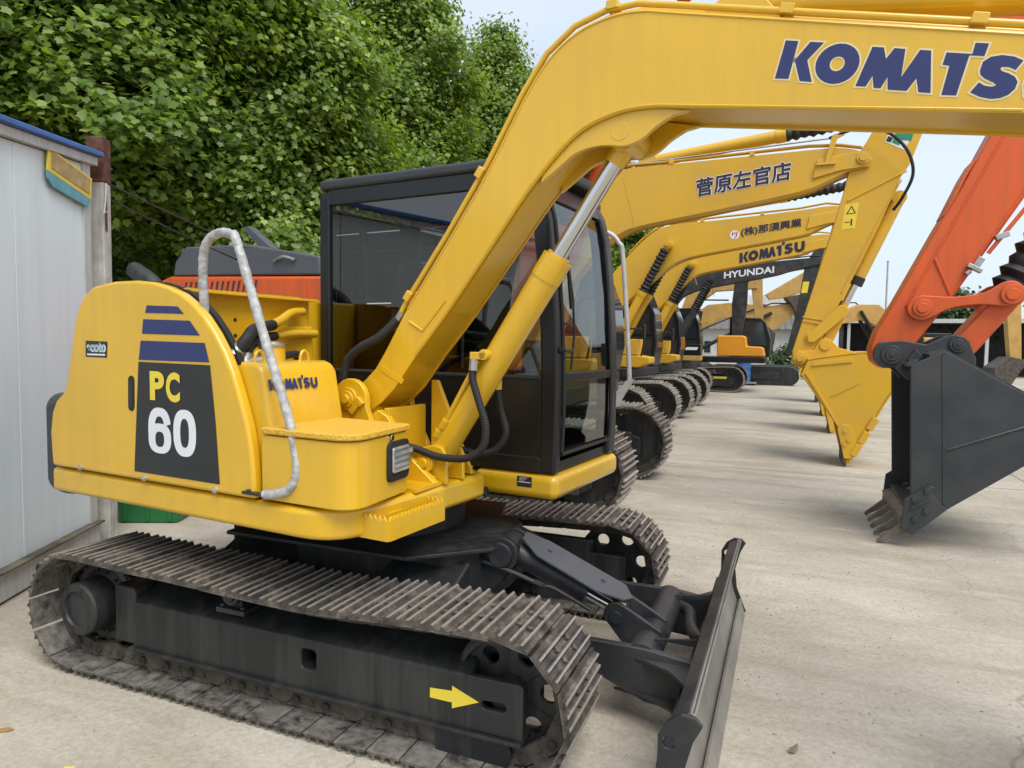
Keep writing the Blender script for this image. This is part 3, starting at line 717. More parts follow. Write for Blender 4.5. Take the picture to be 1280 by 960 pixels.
# door panel with black seal
ds = MB(); ds.prism([(x + 0.004, z + (0.003 if z > 1.3 else 0)) for x, z in door_o], -1.058, -1.03); UP(ds, 'door_seal', RUB)
dn = MB(); dn.prism(door_o, -1.115, -1.06); door = UP(dn, 'door', YEL, bevel=0.018, seg=3)
YD = -1.1165
def dpoly(p, name, m): return poly_print(p, YD, name, m, door)
dpoly([(-0.588, 1.589), (-0.087, 1.586), (-0.055, 1.33), (-0.033, 1.064), (-0.634, 1.063)], 'black_panel', BLK)
dpoly([(-0.568, 1.689), (-0.12, 1.683), (-0.092, 1.598), (-0.586, 1.598)], 'stripe', NAVY)
dpoly([(-0.547, 1.789), (-0.218, 1.781), (-0.151, 1.715), (-0.558, 1.721)], 'stripe', NAVY)
dpoly([(-0.518, 1.853), (-0.298, 1.845), (-0.256, 1.811), (-0.533, 1.818)], 'stripe', NAVY)
lettering('P', (-0.502, YD - 0.001, 1.413), (0.104, 0, 0), (0, 0, 0.135), YPR, door, 0.045)
lettering('C', (-0.386, YD - 0.001, 1.410), (0.098, 0, 0), (0, 0, 0.137), YPR, door, 0.045)
def ring_pts(cx, cz, rx, rz, a0, a1, n, e=2.5):
    out = []
    for i_ in range(n + 1):
        a = R(a0 + (a1 - a0) * i_ / n); c, s_ = math.cos(a), math.sin(a)
        out.append((cx + rx * math.copysign(abs(c) ** (2 / e), c), cz + rz * math.copysign(abs(s_) ** (2 / e), s_)))
    return out
def band(outer, inner, y, name, m, parent):
    n = len(outer); mb = MB(); mb.add([(a, y, b) for a, b in outer] + [(a, y, b) for a, b in inner], [(k, k + 1, n + k + 1, n + k) for k in range(n - 1)])
    return mb.build(name, m, parent, smooth=0)
band(ring_pts(-0.262, 1.273, 0.078, 0.107, 0, 360, 40), ring_pts(-0.262, 1.273, 0.030, 0.066, 0, 360, 40), YD - 0.001, 'numeral', WHT, door)
band(ring_pts(-0.438, 1.236, 0.082, 0.070, 0, 360, 40), ring_pts(-0.438, 1.232, 0.032, 0.036, 0, 360, 40), YD - 0.001, 'numeral', WHT, door)
band(ring_pts(-0.438, 1.273, 0.082, 0.107, 14, 190, 26), ring_pts(-0.438, 1.273, 0.034, 0.066, 14, 190, 26), YD - 0.0016, 'numeral', WHT, door)
dpoly([(-1.006, 1.684), (-0.826, 1.681), (-0.834, 1.602), (-1.010, 1.604)], 'sticker', BLK)
lettering('ecoto', (-0.995, YD - 0.0006, 1.628), (0.158, 0, 0), (0, 0, 0.050), WHT, door, 0.055)
lettering('ecoto', (-0.985, YD - 0.0016, 1.634), (0.138, 0, 0), (0, 0, 0.038), TEAL, door, 0.0)
poly_print([(-0.995, 1.612), (-0.845, 1.612), (-0.845, 1.620), (-0.995, 1.620)], YD - 0.001, 'sticker_line', WHT, door)
hdl = MB(); hdl.prism(arc(-0.645, 1.498, 0.024, 0, 180, 8) + arc(-0.648, 1.375, 0.024, 180, 360, 8), -1.119, -1.11); ho = hdl.build('handle', RUB, door, bevel=0.004)
hdl = MB(); hdl.prism(arc(-0.645, 1.49, 0.013, 0, 180, 8) + arc(-0.648, 1.383, 0.013, 180, 360, 8), -1.1205, -1.118); hdl.build('handle_recess', BLK, door)
for bx in (-1.074, -0.557, -0.061):
    b = MB(); b.cyl((bx, -1.114, 1.037), (bx, -1.1235, 1.037), 0.015, n=10); b.cyl((bx, -1.1235, 1.037), (bx, -1.128, 1.037), 0.009, n=6); b.build('bolt', GALV, door)
# exhaust stack on the engine cover
ex = MB(); ex.tube(crom([(-1.14, -0.62, 1.90), (-1.17, -0.62, 1.99), (-1.25, -0.62, 2.045), (-1.37, -0.62, 2.10)], 5), 0.047, 16, cap=False); ex.tube(crom([(-1.17, -0.62, 1.98), (-1.22, -0.62, 2.02), (-1.27, -0.62, 2.052)], 4), 0.042, 14); UP(ex, 'exhaust_pipe', FRM)

# hydraulic tank with the maker's name on its sloping front face
tkp = [(-0.36, 1.02), (0.225, 1.02), (0.225, 1.30), (0.175, 1.555), (0.15, 1.592), (0.11, 1.605), (-0.36, 1.605)]
tk = MB(); tk.prism(tkp, -1.06, -0.60); tank = UP(tk, 'hydraulic_tank', YEL, bevel=0.025, seg=3)
maker_logo((0.1925 + 0.0018, -1.040, 1.483), (0, 0.0432, 0), (-0.0095, 0, 0.0472), NAVY, tank)
cp = MB(); cp.cyl((-0.02, -0.83, 1.604), (-0.02, -0.83, 1.67), 0.062, n=28); cp.build('filler_neck', YEL, tank)
cp = MB(); cp.cyl((-0.02, -0.83, 1.67), (-0.02, -0.83, 1.685), 0.070, n=28); cp.cyl((-0.02, -0.83, 1.685), (-0.02, -0.83, 1.692), 0.05, n=24); cp.build('filler_cap', STL, tank, bevel=0.003)
for yy, xx in ((-0.985, 0.07), (-0.715, 0.07)):
    e_ = MB(); e_.tube([(xx, yy + 0.027 * math.cos(R(a)), 1.604 + 0.048 * max(0, math.sin(R(a))) + (0.0)) for a in range(0, 181, 18)], 0.007, 8); e_.build('lifting_eye', YEL, tank)
# hoses and pipes in front of the engine cover
def hose(pts, r, m=RUB, parent=None, name='hose', n=6):
    t_ = MB(); t_.tube(crom(pts, n), r, 12); return UP(t_, name, m, parent)
hose([(-0.02, -1.03, 1.645), (0.0, -0.985, 1.71), (-0.06, -0.9, 1.745), (-0.16, -0.74, 1.765), (-0.2, -0.66, 1.775)], 0.028)
hose([(-0.2, -0.66, 1.775), (-0.25, -0.56, 1.80), (-0.32, -0.42, 1.845), (-0.36, -0.3, 1.86)], 0.026, YEL, name='pipe')
hose([(-0.02, -0.98, 1.60), (-0.04, -0.95, 1.655), (-0.1, -0.85, 1.695), (-0.2, -0.68, 1.715), (-0.25, -0.6, 1.72)], 0.024)
hose([(-0.25, -0.6, 1.72), (-0.32, -0.4, 1.735), (-0.36, -0.2, 1.74)], 0.024, YEL, name='pipe')
for p, q in (((-0.022, -1.045, 1.625), (-0.018, -1.012, 1.672)), ((-0.02, -0.985, 1.585), (-0.03, -0.968, 1.635)), ((-0.02, -0.985, 1.592), (0.0, -0.88, 1.60))):
    t_ = MB(); t_.cyl(p, q, 0.031, n=14); UP(t_, 'hose_clamp', STL, bevel=0.003)
hose([(0.0, -0.88, 1.60), (0.0, -0.78, 1.625), (-0.03, -0.66, 1.63), (-0.12, -0.58, 1.58), (-0.2, -0.5, 1.50)], 0.019)
vp = MB(); vp.box((-0.39, -0.42, 1.60), (0.05, 0.42, 0.36)); UP(vp, 'valve_cover', YEL, bevel=0.01)

# tool box with chequered lid, head lamp
tbo = rounded([(0.20, -1.095, 0.01), (0.70, -1.095, 0.11), (0.632, -0.645, 0.02), (0.20, -0.62, 0.0)])
tb = MB(); tb.prism(tbo, 1.024, 1.300, 'z'); tbx = UP(tb, 'tool_box', YEL, bevel=0.012)
TREAD = mat('yellow_anti_slip', (0.68, 0.40, 0.04), 0.6, var=0.1, vscale=60, bump=0.9, bscale=110)
td = MB(); td.prism(rounded([(0.205, -1.105, 0.01), (0.712, -1.105, 0.11), (0.642, -0.635, 0.02), (0.205, -0.625, 0)]), 1.304, 1.332, 'z'); td.build('lid', TREAD, tbx, bevel=0.008)
def on_front(y, z, off=0.0):        # point on the tool-box front face
    x = 0.70 + (0.632 - 0.70) * (y + 1.095) / 0.45; return Vector((x + off, y, z))
lm = MB()
lp = rounded([(-0.835, 1.095, 0.03), (-0.655, 1.095, 0.03), (-0.655, 1.27, 0.03), (-0.835, 1.27, 0.03)], 4)
nrm = Vector((0.98, 0.148, 0))
def face_prism(mb, poly, o0, o1):
    n = len(poly); v0 = [on_front(a, b) + nrm * o0 for a, b in poly]; v1 = [on_front(a, b) + nrm * o1 for a, b in poly]
    mb.add(v0 + v1, [tuple(range(n))[::-1], tuple(range(n, 2 * n))] + [(i, (i + 1) % n, n + (i + 1) % n, n + i) for i in range(n)])
    return mb
face_prism(lm, lp, -0.02, 0.014); hlo = lm.build('head_lamp', RUB, tbx, bevel=0.004)
ln = MB(); face_prism(ln, rounded([(-0.815, 1.135, 0.012), (-0.672, 1.135, 0.012), (-0.672, 1.245, 0.012), (-0.815, 1.245, 0.012)], 4), 0.0145, 0.024)
lno = ln.build('lens', LAMP, hlo, bevel=0.003)
for k in range(4):
    lr = MB(); z_ = 1.152 + 0.026 * k; face_prism(lr, [(-0.805, z_), (-0.682, z_), (-0.682, z_ + 0.006), (-0.805, z_ + 0.006)], 0.0245, 0.028); lr.build('lens_rib', STL, hlo)
kb = MB(); p = on_front(-0.80, 1.288); kb.cyl(p, p + nrm * 0.012, 0.014, n=14); kb.build('lock', CHR, tbx, bevel=0.002)
# boarding step: tray with serrated edges
sp_ = MB()
sp_.box((0.755, -0.735, 0.925), (0.012, 0.40, 0.085)); sp_.box((0.62, -0.940, 0.925), (0.27, 0.010, 0.085)); sp_.box((0.70, -0.530, 0.925), (0.11, 0.010, 0.085))
for xx in (0.60, 0.65, 0.70): sp_.box((xx, -0.735, 0.942), (0.010, 0.40, 0.03))
for k in range(16):
    yy = -0.932 + k * 0.025; sp_.prism([(yy, 0.967), (yy + 0.019, 0.967), (yy + 0.0095, 0.986)], 0.749, 0.761, 'x')
for k in range(10):
    xx = 0.50 + k * 0.025; sp_.prism([(xx, 0.967), (xx + 0.019, 0.967), (xx + 0.0095, 0.986)], -0.945, -0.935)
for k in range(4):
    xx = 0.65 + k * 0.025; sp_.prism([(xx, 0.967), (xx + 0.019, 0.967), (xx + 0.0095, 0.986)], -0.535, -0.525)
UP(sp_, 'boarding_step', YEL)
# wrapped hand rail
hr = crom([(-0.185, -1.06, 1.80), (-0.178, -1.075, 1.95), (-0.164, -1.08, 2.085), (-0.12, -1.08, 2.143), (-0.05, -1.08, 2.163), (0.015, -1.08, 2.150), (0.052, -1.08, 2.105), (0.206, -1.08, 1.716), (0.342, -1.08, 1.386), (0.395, -1.085, 1.22), (0.398, -1.09, 1.14), (0.365, -1.10, 1.085), (0.30, -1.11, 1.060), (0.24, -1.115, 1.052)], 8)
t_ = MB(); t_.tube(hr, [0.0200 + 0.0007 * math.sin(i * 1.9) + 0.0006 * math.sin(i * 4.1) for i in range(len(hr))], 14); UP(t_, 'hand_rail', WRAP)
t_ = MB(); t_.box((0.185, -1.118, 1.050), (0.13, 0.03, 0.012)); t_.cyl((0.15, -1.118, 1.055), (0.15, -1.118, 1.064), 0.012, n=6); UP(t_, 'rail_foot', FRM, bevel=0.003)

# boom foot ears, cylinder bracket plates
for yy in (-0.475, -0.105):
    e_ = MB(); e_.prism([(-0.05, 1.02), (0.45, 1.02), (0.30, 1.28), (0.262, 1.37)] + arc(0.155, 1.408, 0.105, 0, 150, 9) + [(0.0, 1.36)], yy - 0.018, yy + 0.018); UP(e_, 'boom_foot_ear', YEL, bevel=0.006)
pe = MB(); pe.cyl((0.150, -0.515, 1.41), (0.150, -0.06, 1.41), 0.042, n=22); pe.cyl((0.150, -0.507, 1.41), (0.150, -0.493, 1.41), 0.058, n=22); pe.cyl((0.150, -0.53, 1.41), (0.150, -0.512, 1.41), 0.024, n=12)
pe.box((0.20, -0.503, 1.372), (0.085, 0.016, 0.032), Matrix.Rotation(R(-48), 3, 'Y')); pe.box((0.228, -0.503, 1.40), (0.03, 0.02, 0.05), Matrix.Rotation(R(-48), 3, 'Y')); UP(pe, 'boom_foot_pin', YEL, bevel=0.004)
web_ = MB(); web_.prism([(0.22, 1.02), (0.655, 1.02), (0.50, 1.14), (0.36, 1.33), (0.30, 1.36), (0.22, 1.30)], -0.455, -0.41); web_.prism([(0.40, 1.02), (0.66, 1.02), (0.44, 1.50), (0.40, 1.50)], -0.13, -0.105); web_.box((0.345, -0.28, 1.20), (0.03, 0.32, 0.34)); UP(web_, 'mast_plate', YEL, bevel=0.005)
for yy in (-0.385, -0.235):
    e_ = MB(); e_.prism([(0.44, 1.014), (0.676, 1.014), (0.672, 1.145), (0.648, 1.19), (0.60, 1.20), (0.44, 1.16)], yy - 0.012, yy + 0.012); UP(e_, 'cylinder_ear', YEL, bevel=0.005)
pe = MB(); cpx, cpz = 0.565, 1.115; pe.cyl((cpx, -0.43, cpz), (cpx, -0.20, cpz), 0.036, n=20); pe.cyl((cpx, -0.428, cpz), (cpx, -0.398, cpz), 0.050, n=22); pe.cyl((cpx, -0.448, cpz), (cpx, -0.428, cpz), 0.026, n=14); pe.box((cpx + 0.005, -0.412, cpz - 0.078), (0.105, 0.018, 0.035)); UP(pe, 'cylinder_foot_pin', YEL, bevel=0.004)
fb = MB(); fb.prism([(0.42, -0.62), (0.66, -0.62), (0.655, -0.40), (0.42, -0.40)], 1.012, 1.028, 'z'); fb.box((0.42, -0.5, 1.14), (0.02, 0.24, 0.24)); UP(fb, 'front_plate', YEL)
# pipe stubs between tool box and boom
for k, zz in enumerate((1.235, 1.185)):
    s_ = MB(); s_.cyl((0.40, -0.56 + 0.05 * k, zz), (0.52, -0.52 + 0.05 * k, zz - 0.01), 0.019, n=12); UP(s_, 'hose', RUB); s_ = MB(); s_.cyl((0.48, -0.535 + 0.05 * k, zz - 0.006), (0.53, -0.515 + 0.05 * k, zz - 0.012), 0.021, n=8); UP(s_, 'hose_fitting', STL)

# ---- boom
btop = [(0.145, 1.475), (0.19, 1.50), (0.262, 1.565), (0.325, 1.655), (0.461, 1.872), (0.69, 2.180), (0.903, 2.480), (1.081, 2.770), (1.194, 2.918), (1.321, 3.006), (1.462, 3.043), (1.597, 3.041), (1.758, 3.000), (2.30, 2.855), (2.856, 2.708), (3.35, 2.575)]
bbot = [(3.42, 2.46), (3.38, 2.36), (2.868, 2.452), (2.206, 2.559), (1.80, 2.624), (1.64, 2.647), (1.506, 2.641), (1.366, 2.598), (1.258, 2.519), (1.107, 2.364), (0.949, 2.165), (0.694, 1.843), (0.51, 1.632), (0.375, 1.462), (0.30, 1.395), (0.24, 1.352)]
foot = arc(0.152, 1.41, 0.072, -50, -235, 8)
def dens(p, lo, hi): return p[:lo] + crom2(p[lo:hi], 4) + p[hi:]
btop_s = btop[:4] + crom2(btop[4:14], 4) + btop[14:]
bbot_s = bbot[:3] + crom2(bbot[3:13], 4) + bbot[13:]
bo = btop_s + bbot_s + foot
bm_ = MB(); bm_.prism(bo, -0.42, -0.406); bm_.prism(bo, -0.159, -0.145)
inn = [(x - 0.004, z - 0.008) for x, z in btop_s[2:]] + [(x - 0.004 if z < 2.5 else x, z + 0.012) for x, z in bbot_s]
bm_.prism(inn, -0.407, -0.158)
boom = UP(bm_, 'boom', YEL, bevel=0.004)
# weld seam ridge set in from the lower edge at the knee and the lug plate below it
lug = [(1.16, 2.40), (1.259, 2.468), (1.32, 2.508), (1.40, 2.526), (1.474, 2.524), (1.526, 2.514), (1.57, 2.518), (1.62, 2.538), (1.674, 2.578), (1.737, 2.610), (1.80, 2.62), (1.64, 2.66), (1.45, 2.65), (1.30, 2.58), (1.17, 2.46)]
for y0, y1 in ((-0.404, -0.376), (-0.19, -0.163)):
    l_ = MB(); l_.prism(crom2(lug[:10], 4) + lug[10:], y0, y1); l_.build('cylinder_lug', YEL, boom, bevel=0.004)
lc_ = MB(); lc_.cyl((1.517, -0.4055, 2.578), (1.517, -0.16, 2.578), 0.040, n=30); lc_.cyl((1.517, -0.38, 2.578), (1.517, -0.19, 2.578), 0.062, n=24); lc_.build('lug_pin', YEL, boom, bevel=0.002)
lu = MB(); lu.sheet([(x, z) for x, z in crom2(bbot[5:12], 4)], -0.39, -0.18, -0.02); lu.build('knee_plate', YEL, boom)
rm = MB(); rm.tube([(x - 0.004, -0.4195, z + 0.010) for x, z in crom2(bbot[2:13], 4)], 0.0055, 6); rm.build('edge_rim', YEL, boom)
rm = MB(); rm.tube([(x, -0.4195, z - 0.010) for x, z in btop_s[4:]], 0.0055, 6); rm.build('edge_rim', YEL, boom)
# joint collar where the cast foot is welded on
jc = MB(); jc.prism([(0.29, 1.555), (0.305, 1.578), (0.44, 1.515), (0.425, 1.492)], -0.4225, -0.418); jc.build('weld_seam', YEL, boom)
ws = MB(); ws.tube([(0.47, -0.4215, 1.80), (0.55, -0.4215, 1.755), (0.68, -0.4215, 1.90)], 0.006, 6); ws.build('weld_seam', YEL, boom)
pipe = [(x - 0.012, -0.405, z + 0.030) for x, z in btop[5:]]; pipe = [(0.40, -0.405, 1.83), (0.45, -0.405, 1.91)] + pipe
pp = MB(); pp.tube(pipe, 0.0135, 10); bpo = pp.build('boom_pipe', YEL, boom)
pp = MB(); pp.tube([(x, -0.34, z) for x, y, z in pipe], 0.0135, 10); pp.build('boom_pipe', YEL, boom)
for i, (x, z) in enumerate(((0.47, 1.90), (0.87, 2.452), (1.49, 3.062), (2.16, 2.905), (2.75, 2.75))):
    a = {0: 55, 1: 54, 2: 0, 3: -15, 4: -15}[i]; c_ = MB(); c_.box((x - 0.012, -0.372, z + 0.022), (0.05, 0.11, 0.036), Matrix.Rotation(R(-a), 3, 'Y')); c_.box((x - 0.012, -0.372, z + 0.0), (0.028, 0.06, 0.05), Matrix.Rotation(R(-a), 3, 'Y')); c_.build('pipe_clamp', YEL, boom, bevel=0.004)
bd = Vector((0.96623, 0, -0.25766)) * 0.1341; bn = Vector((0.25766, 0, 0.96623)) * 0.1341
maker_logo((2.116, -0.4205, 2.683), bd, bn, NAVY, boom, outline=CREAM)
# arm cylinder lying on the boom
ac = MB(); a0, a1 = Vector((1.98, -0.28, 3.03)), Vector((3.35, -0.28, 2.80)); ac.cyl(a0, a0 + (a1 - a0) * 0.85, 0.066, n=24); ac.cyl(a0 + (a1 - a0) * 0.82, a0 + (a1 - a0) * 0.86, 0.075, n=24); ac.cyl(a0 + Vector((0, -0.05, 0)), a0 + Vector((0, 0.05, 0)), 0.07, n=22); aco = UP(ac, 'arm_cylinder', YEL)
for yy in (-0.35, -0.21):
    e_ = MB(); e_.prism([(1.80, 2.985), (2.16, 2.89)] + arc(1.985, 3.03, 0.062, 0, 150, 7), yy - 0.011, yy + 0.011); e_.build('arm_cylinder_lug', YEL, boom, bevel=0.004)
ad = (a1 - a0).normalized(); rd = MB(); rd.cyl(a0 + ad * 1.15, a0 + ad * 1.62, 0.036, n=18); rd.build('rod', CHR, aco)
# arm and bucket (hang outside the right edge of the picture)
am = MB(); am.prism([(3.40, 2.98), (3.56, 3.04), (3.66, 2.92), (3.62, 2.50), (3.46, 1.10), (3.40, 0.98), (3.32, 1.0), (3.29, 1.10), (3.28, 2.30)], -0.38, -0.18); arm_o = UP(am, 'arm', YEL, bevel=0.008)
bk = MB(); bko = [(3.30, 1.06), (3.25, 0.55), (3.32, 0.30), (3.55, 0.16), (3.80, 0.26), (3.88, 0.60), (3.70, 0.98), (3.45, 1.08)]
for yy in (-0.62, 0.06): bk.prism(bko, yy - 0.012, yy + 0.012)
bk.sheet([(3.25, 0.52), (3.32, 0.30), (3.55, 0.16), (3.80, 0.26), (3.88, 0.60), (3.70, 0.98), (3.45, 1.08)], -0.62, 0.06, -0.015); bko_ = UP(bk, 'bucket', GRY)
# ---- boom cylinder
c0, c1 = Vector((cpx, -0.31, cpz)), Vector((1.517, -0.28, 2.578)); cd = (c1 - c0).normalized()
bc = MB(); bc.cyl(c0 + cd * 0.07, c0 + cd * 1.155, 0.068, n=32); bc.cyl(c0 + cd * 1.05, c0 + cd * 1.16, 0.0715, n=32); bc.cyl(c0 + cd * 1.16, c0 + cd * 1.175, 0.056, n=24); bc.cyl(c0 + Vector((0, -0.062, 0)), c0 + Vector((0, 0.062, 0)), 0.062, n=24)
bco = UP(bc, 'boom_cylinder', YEL)
rd = MB(); rd.cyl(c0 + cd * 1.17, c1 - cd * 0.10, 0.0375, n=28); rd.build('rod', CHR, bco)
re = MB(); re.cyl(c1 - cd * 0.12, c1 - cd * 0.05, 0.043, 0.05, n=24); re.cyl(c1 + Vector((0, -0.085, 0)), c1 + Vector((0, 0.085, 0)), 0.07, n=24); re.build('rod_eye', YEL, bco)
pb = MB(); pb.box((0.845, -0.375, 1.64), (0.085, 0.05, 0.035)); pb.cyl((0.875, -0.40, 1.645), (0.875, -0.34, 1.645), 0.026, n=16); pb.build('port_block', YEL, bco, bevel=0.004)
pb = MB(); pb.tube(crom([(0.835, -0.375, 1.62), (0.79, -0.37, 1.55), (0.64, -0.365, 1.30), (0.605, -0.36, 1.255), (0.60, -0.33, 1.22)], 5), 0.0125, 10); pb.cyl((0.63, -0.365, 1.285), (0.655, -0.366, 1.325), 0.021, n=12); pb.cyl((0.598, -0.36, 1.24), (0.615, -0.362, 1.27), 0.024, n=12); pb.build('cylinder_pipe', YEL, bco)
def ribbed_hose(pts, r, parent=None, name='hose'):
    P = crom(pts, 10); out = []; 
    for i in range(len(P) - 1):
        for k in range(3): out.append(P[i].lerp(P[i + 1], k / 3))
    out.append(P[-1]); t_ = MB(); t_.tube(out, [r * (1.0 + 0.09 * (i % 3 == 0)) for i in range(len(out))], 12); return UP(t_, name, RUB, parent)
ribbed_hose([(0.826, -0.405, 1.575), (0.831, -0.415, 1.53), (0.863, -0.415, 1.434), (0.900, -0.41, 1.315), (0.885, -0.41, 1.215), (0.80, -0.41, 1.157), (0.65, -0.42, 1.150), (0.53, -0.43, 1.178), (0.475, -0.435, 1.186)], 0.0175)
t_ = MB(); t_.cyl((0.826, -0.40, 1.625), (0.826, -0.405, 1.57), 0.021, n=8); UP(t_, 'hose_fitting', STL)
t_ = MB(); t_.cyl((0.485, -0.434, 1.185), (0.425, -0.44, 1.190), 0.0165, n=8); UP(t_, 'hose_fitting', STL)
ribbed_hose([(0.836, -0.19, 1.475), (0.845, -0.17, 1.374), (0.872, -0.16, 1.255), (0.818, -0.16, 1.169), (0.724, -0.17, 1.14), (0.62, -0.2, 1.16)], 0.0165)
t_ = MB(); t_.box((0.836, -0.20, 1.50), (0.04, 0.05, 0.06)); UP(t_, 'hose_fitting', YEL, bevel=0.004)
ribbed_hose([(-0.02, -0.30, 1.32), (0.03, -0.42, 1.42), (0.07, -0.445, 1.50), (0.105, -0.45, 1.60), (0.19, -0.45, 1.668), (0.30, -0.44, 1.722), (0.39, -0.41, 1.81)], 0.021)
t_ = MB(); t_.cyl((0.385, -0.41, 1.80), (0.415, -0.405, 1.845), 0.019, n=8); UP(t_, 'hose_fitting', STL)
# ---- cab
cabp = [(-0.66, 1.005), (1.0, 1.005), (1.012, 1.30), (1.008, 1.60), (0.985, 2.0), (0.945, 2.35), (0.90, 2.52), (0.84, 2.62), (0.80, 2.655), (-0.60, 2.655), (-0.64, 2.62), (-0.66, 2.5)]
CY0, CY1 = 0.15, 1.10
def front_x(z):
    pts = [(1.005, 1.0), (1.30, 1.012), (1.60, 1.008), (2.0, 0.985), (2.35, 0.945), (2.52, 0.90), (2.62, 0.84)]
    for (z0, x0), (z1, x1) in zip(pts, pts[1:]):
        if z0 <= z <= z1: return x0 + (x1 - x0) * (z - z0) / (z1 - z0)
    return 0.84
fl = MB(); fl.prism([(-0.64, CY0 + 0.01), (0.98, CY0 + 0.01), (0.98, CY1 - 0.01), (-0.64, CY1 - 0.01)], 1.0, 1.06, 'z'); cab = UP(fl, 'cab', CABB, bevel=0.006)
rf = MB(); rf.prism(rounded([(-0.668, CY0 - 0.012, 0.05), (0.88, CY0 - 0.012, 0.08), (0.90, CY1 + 0.012, 0.08), (-0.668, CY1 + 0.012, 0.05)]), 2.642, 2.706, 'z'); rf.build('roof', PLAS, cab, bevel=0.024, seg=4)
# corner pillars as bent plates
def pillar(y0, y1, th, zs=(1.0, 1.2, 1.5, 1.8, 2.1, 2.35, 2.5, 2.62)):
    p_ = MB(); out = [(front_x(max(z, 1.005)), z) for z in zs]; inn_ = [(front_x(max(z, 1.005)) - th, z) for z in zs]
    p_.prism(out + inn_[::-1], y0, y1); return p_
pillar(CY0, CY0 + 0.075, 0.10).build('front_pillar', CABB, cab, bevel=0.018, seg=3)
pillar(CY1 - 0.13, CY1, 0.10).build('front_pillar', CABB, cab, bevel=0.022, seg=3)
for yy in (CY0, CY1 - 0.08):
    b = MB(); b.box((-0.62, yy + 0.04, 1.82), (0.08, 0.08, 1.62)); b.build('rear_pillar', CABB, cab, bevel=0.015)
fp = MB(); fp.prism([(0.90, 1.0), (front_x(1.0), 1.0), (front_x(1.10), 1.10), (0.91, 1.10)], CY0 + 0.076, CY1 - 0.131); fp.build('front_sill', CABB, cab, bevel=0.008)
fp = MB(); fp.prism([(0.97, 1.495), (1.014, 1.495), (1.013, 1.545), (0.97, 1.545)], CY0 + 0.076, CY1 - 0.131); fp.build('window_bar', CABB, cab, bevel=0.006)
fp = MB(); fp.prism([(front_x(2.5) - 0.06, 2.48), (front_x(2.48) + 0.004, 2.48), (front_x(2.56) + 0.004, 2.56), (0.85, 2.60), (0.80, 2.60)], CY0 + 0.076, CY1 - 0.131); fp.build('front_header', CABB, cab, bevel=0.006)
# right-hand side: lower panel, sill, window rail and glass
sd_ = MB(); sd_.box((0.16, CY0 + 0.02, 1.29), (1.50, 0.024, 0.44)); sd_.build('side_panel', CABB, cab, bevel=0.004)
sd_ = MB(); sd_.box((0.16, CY0 + 0.014, 1.045), (1.51, 0.03, 0.09)); sd_.build('side_sill', CABB, cab, bevel=0.01)
sd_ = MB(); sd_.box((0.16, CY0 + 0.012, 1.518), (1.50, 0.02, 0.018)); sd_.build('window_rail', PLAS, cab, bevel=0.004)
sd_ = MB(); sd_.box((0.14, CY0 + 0.03, 2.595), (1.46, 0.05, 0.098)); sd_.build('side_header', CABB, cab, bevel=0.008)
def pane(vs_, m=GLS, parent=cab, name='pane'):
    p_ = MB(); p_.add(vs_, [tuple(range(len(vs_)))]); return p_.build(name, m, parent, smooth=0)
pane([(-0.58, CY0 + 0.022, 1.527), (0.91, CY0 + 0.022, 1.527), (0.87, CY0 + 0.022, 2.30), (0.82, CY0 + 0.022, 2.545), (-0.58, CY0 + 0.022, 2.545)])
pane([(-0.64, CY0 + 0.08, 1.6), (-0.64, CY0 + 0.08, 2.55), (-0.64, CY1 - 0.08, 2.55), (-0.64, CY1 - 0.08, 1.6)])
sd_ = MB(); sd_.box((-0.63, (CY0 + CY1) / 2, 1.30), (0.03, 0.8, 0.60)); sd_.build('rear_panel', CABB, cab)
# left-hand side: door with two panes
sd_ = MB(); sd_.box((0.35, CY1 - 0.02, 1.09), (1.08, 0.03, 0.10)); sd_.box((0.35, CY1 - 0.02, 1.49), (1.08, 0.03, 0.03)); sd_.box((-0.40, CY1 - 0.02, 1.5), (0.40, 0.03, 0.98)); sd_.box((0.14, CY1 - 0.03, 2.575), (1.46, 0.05, 0.06)); sd_.box((-0.19, CY1 - 0.025, 1.8), (0.05, 0.04, 1.55)); sd_.build('side_door', CABB, cab, bevel=0.006)
pane([(-0.16, CY1 - 0.02, 1.50), (-0.16, CY1 - 0.02, 2.54), (0.85, CY1 - 0.02, 2.54), (0.90, CY1 - 0.02, 2.3), (0.94, CY1 - 0.02, 1.50)])
pane([(-0.16, CY1 - 0.02, 1.14), (-0.16, CY1 - 0.02, 1.475), (0.92, CY1 - 0.02, 1.475), (0.92, CY1 - 0.02, 1.14)], GLSF)
pane([(-0.58, CY1 - 0.02, 2.0), (-0.58, CY1 - 0.02, 2.54), (-0.22, CY1 - 0.02, 2.54), (-0.22, CY1 - 0.02, 2.0)])
# front glass, curved in profile: upper and lower panes
def front_pane(z0, z1, n):
    vv = []; ff = []; y0, y1 = CY0 + 0.076, CY1 - 0.13
    for i in range(n + 1):
        z = z0 + (z1 - z0) * i / n; x = front_x(z) - 0.012; vv += [(x, y0, z), (x, y1, z)]
    ff = [(2 * i, 2 * i + 1, 2 * i + 3, 2 * i + 2) for i in range(n)]
    p_ = MB(); p_.add(vv, ff); return p_.build('windscreen', GLSF, cab, smooth=60)
front_pane(1.545, 2.49, 10); front_pane(1.10, 1.497, 4)
